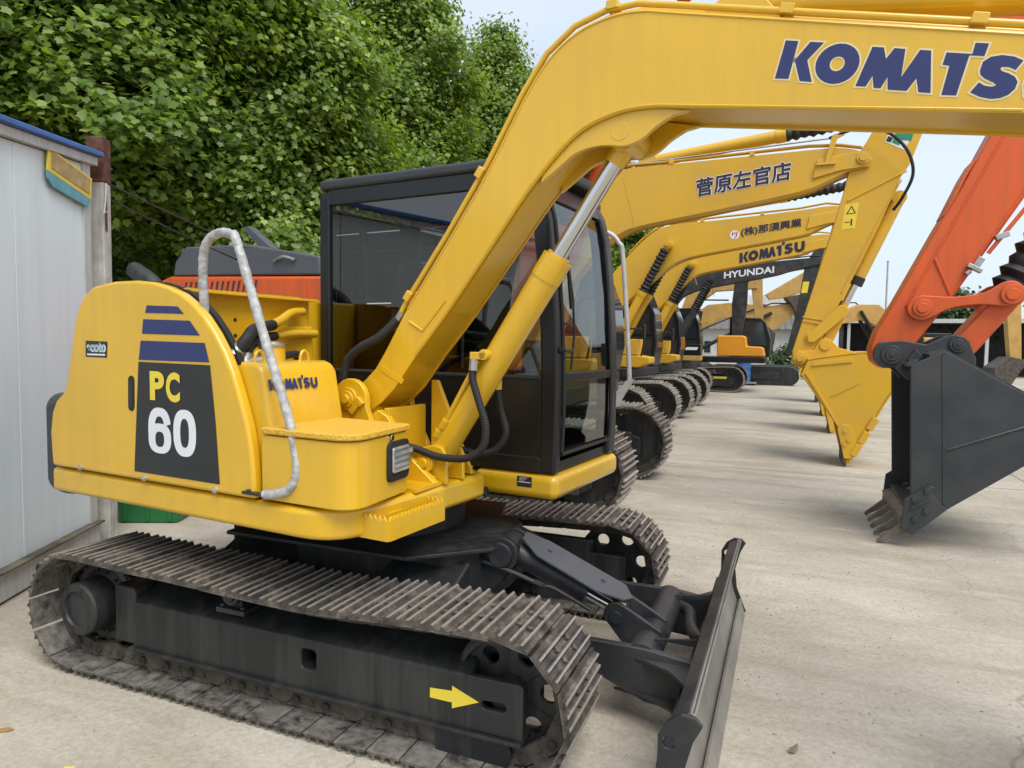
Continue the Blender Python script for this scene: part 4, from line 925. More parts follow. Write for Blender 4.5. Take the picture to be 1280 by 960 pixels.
# rubber gasket round the windscreen
gk = MB(); ys = (CY0 + 0.078, CY1 - 0.133)
gk.tube([(front_x(z) + 0.002, ys[0], z) for z in (1.12, 1.3, 1.5, 1.8, 2.1, 2.35, 2.48)], 0.011, 8); gk.tube([(front_x(z) + 0.002, ys[1], z) for z in (1.12, 1.3, 1.5, 1.8, 2.1, 2.35, 2.48)], 0.011, 8)
gk.tube([(front_x(1.105) + 0.002, ys[0], 1.105), (front_x(1.105) + 0.002, ys[1], 1.105)], 0.011, 8); gk.build('gasket', RUB, cab)
hn = MB(); hn.cyl((1.005, CY0 + 0.035, 1.665), (1.03, CY0 + 0.035, 1.665), 0.016, n=12); hn.tube([(1.03, CY0 + 0.03, 1.665), (1.035, CY0 + 0.12, 1.66), (1.03, CY0 + 0.16, 1.68)], 0.008, 8); hn.build('handle', RUB, cab)
wp = MB(); wp.tube([(1.012, 0.32, 1.56), (1.022, 0.335, 1.75), (1.012, 0.33, 1.95), (0.985, 0.30, 2.18)], 0.007, 6); wp.box((0.99, 0.31, 2.1), (0.014, 0.018, 0.42), Matrix.Rotation(R(-6), 3, 'Y')); wp.build('wiper', RUB, cab)
# interior
se = MB(); se.box((0.08, 0.62, 1.40), (0.50, 0.50, 0.13)); seat = se.build('seat', SEAT, cab, bevel=0.05, seg=3)
se = MB(); se.box((-0.20, 0.62, 1.74), (0.13, 0.48, 0.60), Matrix.Rotation(R(-8), 3, 'Y')); se.build('backrest', SEAT, cab, bevel=0.05, seg=3)
se = MB(); se.box((-0.25, 0.62, 2.14), (0.09, 0.26, 0.17), Matrix.Rotation(R(-8), 3, 'Y')); se.build('headrest', SEAT, cab, bevel=0.035, seg=3)
se = MB(); se.box((0.08, 0.62, 1.19), (0.42, 0.42, 0.28)); se.build('seat_base', LINER, cab, bevel=0.02)
for yy in (0.30, 0.94):
    c_ = MB(); c_.box((0.16, yy, 1.42), (0.55, 0.13, 0.20)); c_.build('console', LINER, cab, bevel=0.02)
    c_ = MB(); c_.tube([(0.40, yy, 1.50), (0.43, yy, 1.62), (0.44, yy, 1.72)], [0.018, 0.016, 0.028], 10); c_.build('joystick', RUB, cab)
for yy in (0.50, 0.60):
    c_ = MB(); c_.tube([(0.80, yy, 1.08), (0.74, yy, 1.30), (0.66, yy, 1.62), (0.66, yy, 1.70)], 0.014, 8); c_.build('travel_lever', GREYP, cab)
c_ = MB(); c_.box((0.82, 0.30, 1.32), (0.10, 0.14, 0.46)); c_.box((0.80, 0.28, 1.62), (0.06, 0.16, 0.12)); c_.build('monitor', LINER, cab, bevel=0.015)
c_ = MB(); c_.box((0.12, 0.625, 2.59), (1.4, 0.86, 0.02)); c_.build('headliner', LINER, cab)
# yellow cab base with the small black plate
cb = MB(); cb.prism([(0.50, 0.135), (1.02, 0.135), (1.02, 1.115), (0.50, 1.115)], 0.862, 0.999, 'z'); cbo = UP(cb, 'cab_base', YEL, bevel=0.045, seg=4)
poly_print([(0.785, 0.925), (0.875, 0.925), (0.875, 0.982), (0.785, 0.982)], 0.1335, 'plate', BLK, cbo)
poly_print([(0.792, 0.949), (0.868, 0.949), (0.868, 0.953), (0.792, 0.953)], 0.1325, 'plate_line', WHT, cbo)
for k in range(3): poly_print([(0.80, 0.960 + k * 0.007), (0.83 + 0.01 * k, 0.960 + k * 0.007), (0.83 + 0.01 * k, 0.962 + k * 0.007), (0.80, 0.962 + k * 0.007)], 0.1325, 'plate_line', WHT, cbo)
lft = MB(); lft.prism([(-0.64, 0.135), (0.50, 0.135), (0.50, 1.11), (-0.64, 1.11)], 0.94, 1.0, 'z'); UP(lft, 'cab_floor_frame', FRM)

# ================================================================== THE ROW OF BIG EXCAVATORS
X0 = -2.0      # slew centre of the big machines along x; profiles below are given in yard x, z
BOOM_D = ([(-2.46, 2.15), (-2.2, 2.62), (-1.69, 3.21), (-1.28, 3.67), (-0.99, 3.96), (-0.75, 4.15), (-0.47, 4.28), (0.0, 4.335), (0.66, 4.36), (2.21, 4.47), (2.7, 4.52), (2.97, 4.50), (3.11, 4.40)],
          [(3.08, 4.27), (2.82, 4.20), (2.51, 4.06), (2.23, 3.96), (0.68, 3.71), (0.2, 3.63), (-0.11, 3.55), (-0.36, 3.42), (-0.62, 3.23), (-1.03, 2.88), (-1.63, 2.35), (-2.1, 1.94), (-2.25, 1.86), (-2.42, 1.92)])
BOOM_C = ([(-2.46, 2.15), (-2.2, 2.62), (-1.75, 3.3), (-1.4, 3.8), (-1.1, 4.17), (-0.76, 4.43), (-0.45, 4.53), (0.2, 4.55), (2.28, 4.585), (2.7, 4.58), (2.99, 4.50), (3.12, 4.39)],
          [(3.10, 4.28), (2.82, 4.23), (2.51, 4.10), (2.19, 3.99), (1.06, 3.80), (-0.17, 3.61), (-0.50, 3.50), (-0.75, 3.35), (-1.10, 2.98), (-1.63, 2.38), (-2.1, 1.94), (-2.25, 1.86), (-2.42, 1.92)])
BOOM_E = (BOOM_D[0], [(3.08, 4.27), (2.82, 4.23), (2.51, 4.12), (2.27, 4.04), (0.34, 3.72), (0.0, 3.66), (-0.25, 3.59), (-0.48, 3.45), (-0.91, 3.02), (-1.54, 2.41), (-2.1, 1.94), (-2.25, 1.86), (-2.42, 1.92)])
BOOM_F = ([(-2.46, 2.15), (-2.2, 2.7), (-1.75, 3.45), (-1.4, 3.85), (-1.11, 4.03), (-0.6, 4.17), (-0.1, 4.26), (1.89, 4.43), (2.7, 4.48), (2.99, 4.46), (3.12, 4.36)],
          [(3.10, 4.24), (2.82, 4.22), (2.45, 4.17), (2.01, 4.09), (1.6, 3.97), (0.59, 3.79), (-0.61, 3.58), (-1.0, 3.46), (-1.22, 3.35), (-1.45, 3.1), (-1.75, 2.5), (-2.1, 1.94), (-2.25, 1.86), (-2.42, 1.92)])
ARM_T = [(3.20, 4.95), (3.04, 4.64), (2.84, 4.30), (2.80, 4.07), (2.64, 3.39), (2.45, 2.70), (2.17, 1.66), (2.17, 1.53), (2.24, 1.45), (2.33, 1.45), (2.41, 1.54), (2.60, 1.95), (3.03, 2.91), (3.26, 3.47), (3.51, 4.15), (3.60, 4.29), (3.73, 4.68), (3.86, 5.02), (3.76, 5.15), (3.45, 5.15)]
BUCK_SIDE = [(2.30, 1.30), (2.38, 1.52), (2.54, 1.555), (2.95, 1.62), (3.15, 1.64), (3.40, 1.62), (3.56, 1.50), (3.58, 1.30), (3.37, 0.92), (2.98, 0.10), (2.92, 0.12), (2.82, 0.55)]
BUCK_WRAP = [(2.93, 0.10), (2.99, 0.08), (3.39, 0.92), (3.595, 1.30), (3.575, 1.51), (3.41, 1.635), (3.15, 1.655), (2.95, 1.635), (2.54, 1.57), (2.38, 1.535)]
BUCK_EAR = [(2.16, 1.53), (2.20, 1.43), (2.30, 1.39), (2.50, 1.46), (2.90, 1.60), (3.05, 1.635), (2.80, 1.70), (2.68, 1.82), (2.60, 1.85), (2.53, 1.80), (2.46, 1.66), (2.34, 1.65), (2.24, 1.65)]

def sh_(poly, dx=0.0, dz=0.0): return [(x - X0 + dx, z + dz) for x, z in poly]
def P3(x, y, z): return Vector((x - X0, y, z))

def crawler(root, xf_, width, shoe_w, h_, paint_frame=FRM, single=False, length=4.05, n=46):
    """both tracks of a big machine; xf_ = yard x of the front-most grouser"""
    ro = h_ / 2; r_in = ro - 0.052; xfr = xf_ - X0 - ro; xrr = xfr - (length - h_)
    stt, pt = loop_path(xrr, xfr, ro, r_in, n, sag=0.05)
    tpl = shoe_mesh(pt, shoe_w, gh=0.036, pl=0.016, bolts=False, name='shoe')
    base = MB(); base.v = [tuple(v.co) for v in tpl.vertices]; base.f = [tuple(p.vertices) for p in tpl.polygons]
    for sy in (-1, 1):
        yc = sy * (width - shoe_w) / 2
        fr = MB(); oy, iy = yc - shoe_w * 0.30, yc + shoe_w * 0.30
        fr.prism([(xrr + 0.35, 0.22), (xfr - 0.05, 0.22), (xfr + 0.12, 0.30), (xfr + 0.12, 0.52), (xfr - 0.15, 0.60), (xrr + 0.35, 0.60)], oy, iy)
        t = fr.build('track', paint_frame, root, bevel=0.02)
        for xx, nm in ((xfr, 'idler'), (xrr, 'sprocket')):
            w_ = MB(); w_.lathe((xx, yc - 0.10, ro), (xx, yc + 0.10, ro), [(0, r_in - 0.17), (0.0, r_in - 0.06), (0.05, r_in - 0.055), (0.15, r_in - 0.055), (0.2, r_in - 0.06), (0.2, r_in - 0.17)], 30)
            w_.lathe((xx, yc - 0.06, ro), (xx, yc + 0.06, ro), [(0, 0.1), (0.01, r_in - 0.16), (0.11, r_in - 0.16), (0.12, 0.1)], 26); w_.build(nm, FRM, t)
        ch = MB()
        for x, z, a in stt:
            c, s_ = math.cos(a), math.sin(a)
            for ly in (-0.085, 0.085):
                ch.prism([(x + c * px + (-s_) * pz, z + s_ * px + c * pz) for px, pz in ((-pt * 0.46, -0.085), (pt * 0.46, -0.085), (pt * 0.46, 0), (-pt * 0.46, 0))], yc + ly - 0.025, yc + ly + 0.025)
        c_o = ch.build('link_chain', DST, t, smooth=0); c_o['kind'] = 'stuff'
        if single:
            for x, z, a in stt: share('shoe', tpl, t, (x, yc, z), (0, -a, 0))
        else:
            bl_ = MB()
            for x, z, a in stt:
                c, s_ = math.cos(-a), math.sin(-a)
                bl_.add([(x + c * vx + s_ * vz, yc + vy, z - s_ * vx + c * vz) for vx, vy, vz in base.v], base.f)
            b_o = bl_.build('shoe_belt', SHOE, t, smooth=0); b_o['kind'] = 'stuff'
    cfm = MB(); cfm.prism([((width - 2 * shoe_w) / 2 * s1 + 0.1 * s1, z) for s1, z in ((-1, 0.35), (1, 0.35), (1, 0.62), (0.5, 0.80), (-0.5, 0.80), (-1, 0.62))], -0.7, 0.7, 'x'); cfm.build('centre_frame', FRM, root, bevel=0.02)
    rg = MB(); rg.cyl((0, 0, 0.78), (0, 0, 1.02), 0.68, n=36); rg.build('slew_ring', FRM, root)

def bellow_cyl(root, p0, p1, r, f_barrel, m, bell=True, name='boom_cylinder', rodr=None):
    p0, p1 = Vector(p0), Vector(p1); L_ = (p1 - p0).length; d = (p1 - p0) / L_
    c = MB(); c.cyl(p0, p0 + d * L_ * f_barrel, r, n=20); c.cyl(p0 + d * L_ * (f_barrel - 0.03), p0 + d * L_ * (f_barrel + 0.01), r * 1.1, n=20)
    yv = Vector((0, r * 0.9, 0)); c.cyl(p0 - yv, p0 + yv, r * 1.1, n=18); o = c.build(name, m, root)
    if bell:
        b = MB(); b.bellows(p0 + d * L_ * f_barrel, p1 - d * 0.12, r * 1.12, 12); b.build('bellows', RUB, o, smooth=20)
    else:
        b = MB(); b.cyl(p0 + d * L_ * f_barrel, p1, rodr or r * 0.55, n=16); b.build('rod', CHR, o)
    e = MB(); e.cyl(p1 - yv, p1 + yv, r * 0.95, n=18); e.cyl(p1 - d * 0.14, p1, r * 0.6, n=14); e.build('rod_eye', m, o)
    return o

def bucket_part(root, m, hw=0.5, dz=0.0, tooth_m=None, detail=False, side=BUCK_SIDE, wrap=BUCK_WRAP, ear=BUCK_EAR):
    w_ = MB(); w_.sheet(sh_(crom2(wrap, 3), 0, dz), -hw, hw, 0.03); b = w_.build('bucket', m, root)
    for sy in (-1, 1):
        s_ = MB(); s_.prism(sh_(side, 0, dz), sy * hw, sy * (hw - 0.035)); so = s_.build('side_plate', m, b, bevel=0.006)
        e_ = MB(); e_.prism(sh_(ear, 0, dz), sy * 0.19 - 0.025, sy * 0.19 + 0.025); e_.build('ear', m, b, bevel=0.008)
        if detail:
            yy = sy * (hw + 0.001); st_ = 0.018 * sy
            for q in ([(2.345, 1.33), (2.40, 1.33), (2.90, 0.45), (2.84, 0.52)], [(2.42, 1.43), (2.46, 1.485), (2.95, 1.56), (2.96, 1.50)]):
                k_ = MB(); k_.prism(sh_(q, 0, dz), yy, yy + st_); k_.build('wear_strip', m, b, bevel=0.004)
            k_ = MB(); k_.prism(sh_([(2.70, 1.02), (3.06, 1.22), (3.065, 1.205), (2.71, 1.0)], 0, dz), yy, yy + st_ * 0.5); k_.build('weld_seam', m, b)
            k_ = MB(); k_.prism(sh_([(2.86, 0.62), (2.97, 0.60), (3.06, 0.32), (2.99, 0.13), (2.90, 0.13), (2.80, 0.55)], 0, dz), yy, yy + st_ * 1.6); k_.build('side_cutter', m, b, bevel=0.006)
            for bx, bz in ((2.90, 0.52), (2.95, 0.40), (2.90, 0.33)):
                k_ = MB(); k_.cyl(P3(bx, yy + st_ * 1.5, bz + dz), P3(bx, yy + st_ * 2.6, bz + dz), 0.028, n=10); k_.build('bolt', m, b)
            for bx, bz in ((3.05, 0.26), (3.14, 0.44), (3.24, 0.64)):
                k_ = MB(); k_.box(P3(bx + 0.005, yy + st_ * 0.8, bz + dz), (0.19, 0.05, 0.09), Matrix.Rotation(R(-64), 3, 'Y')); k_.build('heel_shroud', m, b, bevel=0.008)
        k_ = MB(); k_.cyl(P3(2.28, sy * 0.215, 1.54 + dz), P3(2.28, sy * 0.25, 1.54 + dz), 0.095, n=24); k_.cyl(P3(2.28, sy * 0.25, 1.54 + dz), P3(2.28, sy * 0.275, 1.54 + dz), 0.055, n=16); k_.build('pin_boss', m, b, bevel=0.006)
        k_ = MB(); k_.cyl(P3(2.61, sy * 0.215, 1.74 + dz), P3(2.61, sy * 0.24, 1.74 + dz), 0.075, n=22); k_.build('pin_boss', m, b, bevel=0.005)
    for i in range(5):
        yy = -hw + 0.09 + i * (2 * hw - 0.18) / 4
        t_ = MB(); ad_ = sh_([(2.93, 0.30), (3.02, 0.18), (2.985, 0.07), (2.90, 0.16)], 0, dz); tt = sh_([(2.895, 0.17), (2.99, 0.085), (2.925, 0.0), (2.895, 0.0)], 0, dz)
        t_.prism(ad_, yy - 0.05, yy + 0.05); t_.prism(tt, yy - 0.036, yy + 0.036); t_.build('tooth', tooth_m or TOOTH, b, bevel=0.006)
    return b

def big_excavator(name, label, yc, paint, boom, xf_=0.08, house=None, group='big excavators parked in a row', arm_m=None, boom_m=None, bucket_m=None, detail=False, dz=0.0, track_h=0.96,
                  boom_y=-0.05, bell=True, width=2.6, toolbox=True, cyl_m=None, acyl_dz=0.0, labelcat='excavator', cyl=((-1.50, 1.70), (-0.38, 3.87)), arm_t=None):
    root = thing(name, label, labelcat, (X0, yc, 0), 0, group)
    hs_ = house or paint; boom_m = boom_m or paint; arm_m = arm_m or boom_m; bucket_m = bucket_m or arm_m; cyl_m = cyl_m or boom_m
    crawler(root, xf_, width, 0.58, track_h)
    d = MB(); d.prism(rounded([(-2.3, -1.22, 0.2), (1.05, -1.22, 0.06), (1.22, -0.45, 0), (1.22, 1.22, 0.06), (-2.3, 1.22, 0.2), (-2.7, 0.6, 0.3), (-2.7, -0.6, 0.3)]), 1.02, 1.22, 'z'); d.build('deck', FRM, root, bevel=0.03)
    cw_ = MB(); cw_.prism([(2.72 * math.cos(R(a)), 2.72 * math.sin(R(a))) for a in range(153, 208, 5)] + [(-1.75, -1.23), (-1.75, 1.23)], 1.10, 2.18, 'z'); cw_.build('counterweight', hs_, root, bevel=0.09, seg=4)
    eh = MB(); eh.prism([(-2.35, 1.2), (-0.55, 1.2), (-0.55, 2.25), (-0.75, 2.34), (-2.1, 2.34), (-2.35, 2.2)], -1.22, 1.22); eh.build('engine_cover', hs_, root, bevel=0.05, seg=3)
    tkb = MB(); tkb.prism([(-0.53, 1.22), (0.40, 1.22), (0.40, 1.95), (0.30, 2.05), (-0.53, 2.12)], -1.21, -0.45); tkb.build('fuel_tank', hs_, root, bevel=0.04)
    if toolbox:
        t1_ = MB(); t1_.box((0.90, -0.92, 1.66), (0.56, 0.56, 0.33)); t1_.build('tool_box', hs_, root, bevel=0.012)
        t1_ = MB(); t1_.prism([(0.45, 1.23), (1.21, 1.23), (1.44, 1.32), (1.44, 1.45), (1.21, 1.485), (0.45, 1.485)], -1.20, -0.62); t1_.build('tool_box', hs_, root, bevel=0.03, seg=3)
        rl = MB(); rl.tube(crom([(1.25, -1.17, 1.46), (1.30, -1.17, 1.75), (1.28, -1.17, 2.0), (1.18, -1.17, 2.04), (0.9, -1.17, 2.02), (0.75, -1.17, 1.86)], 5), 0.02, 8); rl.build('hand_rail', CABB, root)
        mi = MB(); mi.box((1.30, -1.15, 2.0), (0.05, 0.18, 0.28)); mi.build('mirror', CABB, root, bevel=0.02)
    # cab
    cb_ = MB(); cb_.prism([(-0.45, 1.22), (1.22, 1.22), (1.30, 1.7), (1.24, 2.4), (1.02, 2.92), (0.9, 2.98), (-0.35, 2.98), (-0.45, 2.9)], 0.30, 1.22); co = cb_.build('cab', CABB, root, bevel=0.03)
    for poly, yy in (([(-0.32, 1.95), (1.16, 1.95), (1.12, 2.4), (0.95, 2.82), (-0.32, 2.82)], 0.296), ([(-0.32, 1.35), (1.16, 1.35), (1.20, 1.9), (-0.32, 1.9)], 0.296)):
        q = MB(); q.prism(poly, yy, yy + 0.003); q.build('window', GLSW, co)
    fw = MB(); fw.prism([(1.226, 1.3), (1.306, 1.72), (1.245, 2.4), (1.04, 2.9), (1.03, 2.9), (1.235, 2.4), (1.29, 1.72), (1.21, 1.3)], 0.36, 1.16); fw.build('window', GLSW, co)
    # boom
    by0, by1 = boom_y - 0.21, boom_y + 0.21
    ol = crom2(boom[0], 3) + crom2(boom[1], 3)
    b_ = MB(); b_.prism(sh_(ol), by0, by0 + 0.016); b_.prism(sh_(ol), by1 - 0.016, by1)
    ins = [(x, z - 0.02) for x, z in crom2(boom[0], 3)] + [(x, z + 0.022) for x, z in crom2(boom[1], 3)]
    b_.prism(sh_(ins), by0 + 0.015, by1 - 0.015); bo_ = b_.build('boom', boom_m, root, bevel=0.006)
    tp_ = [(x, z + 0.05) for x, z in boom[0][3:-1]]
    for k in (0, 1):
        pz = MB(); pz.tube([P3(x, by0 + 0.03 + 0.06 * k, z + 0.02 * (i % 2)) for i, (x, z) in enumerate(tp_)], 0.018, 8); pz.build('boom_pipe', boom_m, bo_)
    for x in (0.3, 1.5):
        zt = np.interp(x, [a for a, b in boom[0]], [b for a, b in boom[0]]); k_ = MB(); k_.box(P3(x, by0 + 0.06, zt + 0.035), (0.07, 0.14, 0.07)); k_.build('pipe_clamp', boom_m, bo_)
    k_ = MB(); k_.prism(sh_([(-0.60, boom[0][6][1] - 0.95), (-0.585, boom[0][6][1] - 0.95), (-0.80, boom[0][6][1] - 0.12), (-0.815, boom[0][6][1] - 0.12)], 0.35), by0 - 0.004, by0); k_.build('weld_seam', boom_m, bo_)
    # tip fork with boss
    k_ = MB(); k_.prism(sh_([(2.35, 4.16 + dz), (2.40, 4.42 + dz), (2.9, 4.50 + dz), (3.08, 4.45 + dz), (3.11, 4.36 + dz), (3.05, 4.28 + dz), (2.72, 4.25 + dz)]), by0 - 0.03, by0 - 0.001); k_.build('tip_plate', boom_m, bo_, bevel=0.01)
    k_ = MB(); k_.cyl(P3(3.0, by0 - 0.031, 4.40 + dz), P3(3.0, by0 - 0.055, 4.40 + dz), 0.085, n=24); k_.cyl(P3(3.0, by0 - 0.055, 4.40 + dz), P3(3.0, by0 - 0.075, 4.40 + dz), 0.05, n=18); k_.build('pin_boss', boom_m, bo_, bevel=0.005)
    k_ = MB(); k_.cyl(P3(cyl[1][0], by0 - 0.05, cyl[1][1]), P3(cyl[1][0], by0, cyl[1][1]), 0.10, n=24); k_.cyl(P3(cyl[1][0], by0 - 0.3, cyl[1][1]), P3(cyl[1][0], by0 - 0.05, cyl[1][1]), 0.055, n=18); k_.cyl(P3(cyl[1][0], by1, cyl[1][1]), P3(cyl[1][0], by1 + 0.3, cyl[1][1]), 0.055, n=18); k_.build('lug_pin', boom_m, bo_, bevel=0.004)
    for sy in (-1, 1):
        bellow_cyl(root, P3(cyl[0][0], boom_y + sy * 0.37, cyl[0][1]), P3(cyl[1][0], boom_y + sy * 0.37, cyl[1][1]), 0.095, 0.53, cyl_m, bell)
    bellow_cyl(root, P3(-0.10, boom_y, 4.66 + dz + acyl_dz), P3(3.46, boom_y, 5.06 + dz), 0.095, 0.57, cyl_m, bell, 'arm_cylinder')
    for sy in (-1, 1):
        k_ = MB(); k_.prism(sh_([(-0.5, 4.25 + dz), (0.3, 4.3 + dz), (0.02, 4.74 + dz + acyl_dz), (-0.18, 4.74 + dz + acyl_dz)]), boom_y + sy * 0.13 - 0.02, boom_y + sy * 0.13 + 0.02); k_.build('arm_cylinder_lug', boom_m, bo_, bevel=0.006)
    # arm with bucket cylinder and linkage
    ay0, ay1 = boom_y - 0.17, boom_y + 0.17
    a_ = MB(); a_.prism(sh_(arm_t or ARM_T, 0, dz), ay0, ay1); ao = a_.build('arm', arm_m, root, bevel=0.014)
    if detail:
        k_ = MB(); k_.tube([P3(2.83, ay0 - 0.002, 3.82 + dz), P3(3.56, ay0 - 0.002, 4.19 + dz)], 0.014, 6); k_.build('weld_seam', arm_m, ao)
        k_ = MB(); k_.tube([P3(3.50, ay0 - 0.002, 4.07 + dz), P3(3.22, ay0 - 0.002, 3.47 + dz), P3(2.80, ay0 - 0.002, 2.5 + dz)], 0.012, 6); k_.build('weld_seam', arm_m, ao)
        k_ = MB(); k_.cyl(P3(2.42, ay0 - 0.03, 1.85 + dz), P3(2.42, ay0, 1.85 + dz), 0.085, n=22); k_.build('pin_boss', arm_m, ao, bevel=0.006)
        for zz in (0, 0.06):
            k_ = MB(); k_.box(P3(2.44, ay0 - 0.006, 2.07 + zz + dz), (0.30, 0.012, 0.02), Matrix.Rotation(R(10), 3, 'Y')); k_.build('cast_rib', arm_m, ao)
    bellow_cyl(root, P3(3.50, boom_y, 3.85 + dz), P3(2.82, boom_y, 2.24 + dz), 0.088, 0.72, cyl_m, False, 'bucket_cylinder')
    k_ = MB(); k_.cyl(P3(3.03, boom_y, 2.74 + dz), P3(2.985, boom_y, 2.63 + dz), 0.10, n=20); k_.build('dust_cover', RUB, root)
    for sy in (-1, 1):
        k_ = MB(); k_.prism(sh_([(2.78, 2.32), (2.86, 2.32), (2.90, 2.26), (2.88, 2.18), (2.47, 1.78), (2.38, 1.78), (2.36, 1.88)], 0, dz), boom_y + sy * 0.20 - 0.02, boom_y + sy * 0.20 + 0.02); k_.build('tipping_link', arm_m, root, bevel=0.008)
    k_ = MB(); k_.prism(sh_([(2.74, 2.24), (2.84, 2.30), (2.90, 2.22), (2.68, 1.70), (2.58, 1.68), (2.55, 1.76)], 0, dz), boom_y - 0.13, boom_y + 0.13); k_.build('bucket_link', arm_m, root, bevel=0.015)
    bk_ = bucket_part(root, bucket_m, 0.5, dz, detail=detail)
    bk_.location.y = boom_y
    return root, bo_, ao, by0, ay0

# ---- C: nearest of the yellow row
rc, bC, aC, byC, ayC = big_excavator('crawler_excavator', 'yellow excavator with white-outlined 菅原左官店 lettering on its boom', 7.95, YEL2, BOOM_C, xf_=-0.1, detail=True, cyl=((-1.75, 1.70), (-1.04, 3.98)))
def heavy_print(body, p0, ux, uz, m, parent, spread, th, name='lettering'):
    """heavy brush lettering: the glyph sheet repeated with small shifts, each a hair above the last"""
    vv, ff = text_mesh(body, 0.0); VV, FF = [], []; p0, ux, uz = Vector(p0), Vector(ux), Vector(uz); nr = ux.cross(uz).normalized()
    for k, (a_, b_) in enumerate(((0, 0), (1, 0), (-1, 0), (0, 1), (0, -1), (.7, .7), (-.7, .7), (.7, -.7), (-.7, -.7))):
        o = len(VV); sh = ux.normalized() * spread * a_ + Vector((0, 0, spread * b_))
        VV += [p0 + ux * a + uz * b + sh + nr * (th + 0.0004 * k) for a, b in vv]; FF += [tuple(i + o for i in f) for f in ff]
    mb = MB(); mb.add(VV, FF); return mb.build(name, m, parent, smooth=0)
def boom_text(body, parent, by, x, z, w, h, slope, m, outline=None, spread=0.006):
    ux = Vector((w, 0, w * slope)); uz = Vector((0, 0, h)); p = P3(x, by, z)
    if outline: heavy_print(body, p, ux, uz, outline, parent, spread * 2.6, 0.001, 'lettering_outline')
    heavy_print(body, p, ux, uz, m, parent, spread, 0.006)
boom_text('菅原左官店', bC, byC, 0.70, 4.01, 1.35, 0.27, 0.125, INK, WHT, 0.0065)
def quad_print(parent, y, pts, name, m): return poly_print(sh_(pts), y, name, m, parent)
quad_print(aC, ayC - 0.003, [(2.80, 3.77), (2.98, 3.79), (2.94, 3.43), (2.76, 3.41)], 'warning_sticker', YPR)
quad_print(aC, ayC - 0.005, [(2.815, 3.63), (2.945, 3.64), (2.885, 3.755)], 'warning_triangle', BLK)
quad_print(aC, ayC - 0.007, [(2.838, 3.642), (2.922, 3.648), (2.884, 3.725)], 'warning_triangle_field', YPR)
quad_print(aC, ayC - 0.005, [(2.80, 3.51), (2.87, 3.51), (2.87, 3.525), (2.80, 3.525)], 'warning_mark', REDP)
quad_print(aC, ayC - 0.005, [(2.88, 3.47), (2.90, 3.47), (2.90, 3.56), (2.88, 3.56)], 'warning_mark', BLK)
quad_print(aC, ayC - 0.003, [(3.27, 4.62), (3.52, 4.48), (3.66, 4.78), (3.40, 4.92)], 'sticker', WHT)
quad_print(aC, ayC - 0.005, [(3.36, 4.60), (3.45, 4.55), (3.49, 4.62), (3.60, 4.60), (3.64, 4.76), (3.44, 4.84)], 'sticker_mark', GRNP)
quad_print(aC, ayC - 0.005, [(3.285, 4.63), (3.345, 4.60), (3.375, 4.665), (3.315, 4.695)], 'sticker_mark', BLK)
hC = MB(); hC.tube(crom([P3(2.55, byC - 0.02, 4.72), P3(2.9, byC - 0.08, 4.80), P3(3.25, byC - 0.14, 4.72), P3(3.52, byC - 0.15, 4.45), P3(3.62, byC - 0.12, 4.12), P3(3.52, byC - 0.05, 3.82), P3(3.42, byC + 0.05, 3.66)], 8), 0.022, 10); hC.build('hose', RUB, rc)
hC = MB(); hC.tube(crom([P3(-0.3, byC + 0.05, 4.62), P3(0.6, byC + 0.02, 4.64), P3(1.4, byC + 0.02, 4.68), P3(2.55, byC - 0.02, 4.72)], 6), 0.014, 8); hC.build('pipe', STL, bC)
k_ = MB(); k_.prism(sh_([(2.50, 4.36), (2.56, 4.36), (2.66, 4.70), (2.75, 4.74), (2.75, 4.78), (2.62, 4.77), (2.58, 4.72)]), byC - 0.06, byC - 0.032); k_.box(P3(2.52, byC - 0.05, 4.355), (0.26, 0.03, 0.03)); k_.build('hose_bracket', YEL2, bC, bevel=0.004)
hC = MB(); hC.tube(crom([P3(-1.6, byC - 0.1, 4.2), P3(-1.0, byC - 0.05, 4.72), P3(-0.6, byC, 4.80), P3(-0.2, byC + 0.1, 4.78)], 6), 0.022, 10); hC.build('hose', RUB, rc)
k_ = MB(); k_.cyl(P3(-1.04, byC - 0.001, 3.98), P3(-1.04, byC - 0.06, 3.98), 0.11, n=22); k_.cyl(P3(-1.04, byC - 0.06, 3.98), P3(-1.04, byC - 0.1, 3.98), 0.06, n=18); k_.build('pin_boss', YEL2, bC, bevel=0.006)
# ---- D
rd_, bD, aD, byD, ayD = big_excavator('crawler_excavator', 'yellow excavator with (株)那須興業 lettering and a round mark on its boom', 12.05, YEL2, BOOM_D, xf_=0.07, dz=-0.08, acyl_dz=-0.05)
boom_text('(株)那須興業', bD, byD, 1.10, 3.975, 1.15, 0.19, 0.125, INK, None, 0.005)
pts = [(0.97 + 0.095 * math.cos(2 * math.pi * i / 20), 4.035 + 0.095 * math.sin(2 * math.pi * i / 20)) for i in range(20)]
quad_print(bD, byD - 0.003, pts, 'round_mark', WHT)
quad_print(bD, byD - 0.005, [(0.92, 4.08), (0.945, 4.09), (0.935, 4.02), (0.915, 4.02)], 'mark_stroke', NAVY); quad_print(bD, byD - 0.005, [(0.965, 4.09), (0.985, 4.09), (0.975, 4.03), (0.96, 4.03)], 'mark_stroke', REDP); quad_print(bD, byD - 0.005, [(1.00, 4.10), (1.025, 4.09), (1.015, 4.0), (0.96, 3.95), (0.955, 3.965), (0.995, 4.01)], 'mark_stroke', REDP)
# ---- E
re_, bE, aE, byE, ayE = big_excavator('crawler_excavator', 'yellow excavator with dark blue KOMATSU on its boom, behind the (株)那須興業 one', 15.75, YEL2, BOOM_E, xf_=0.03, dz=-0.08)
sl_ = 0.165; maker_logo(P3(0.82, byE - 0.003, 3.865), (0.232, 0, 0.232 * sl_), (0, 0, 0.26), INK, bE, th=0.004)
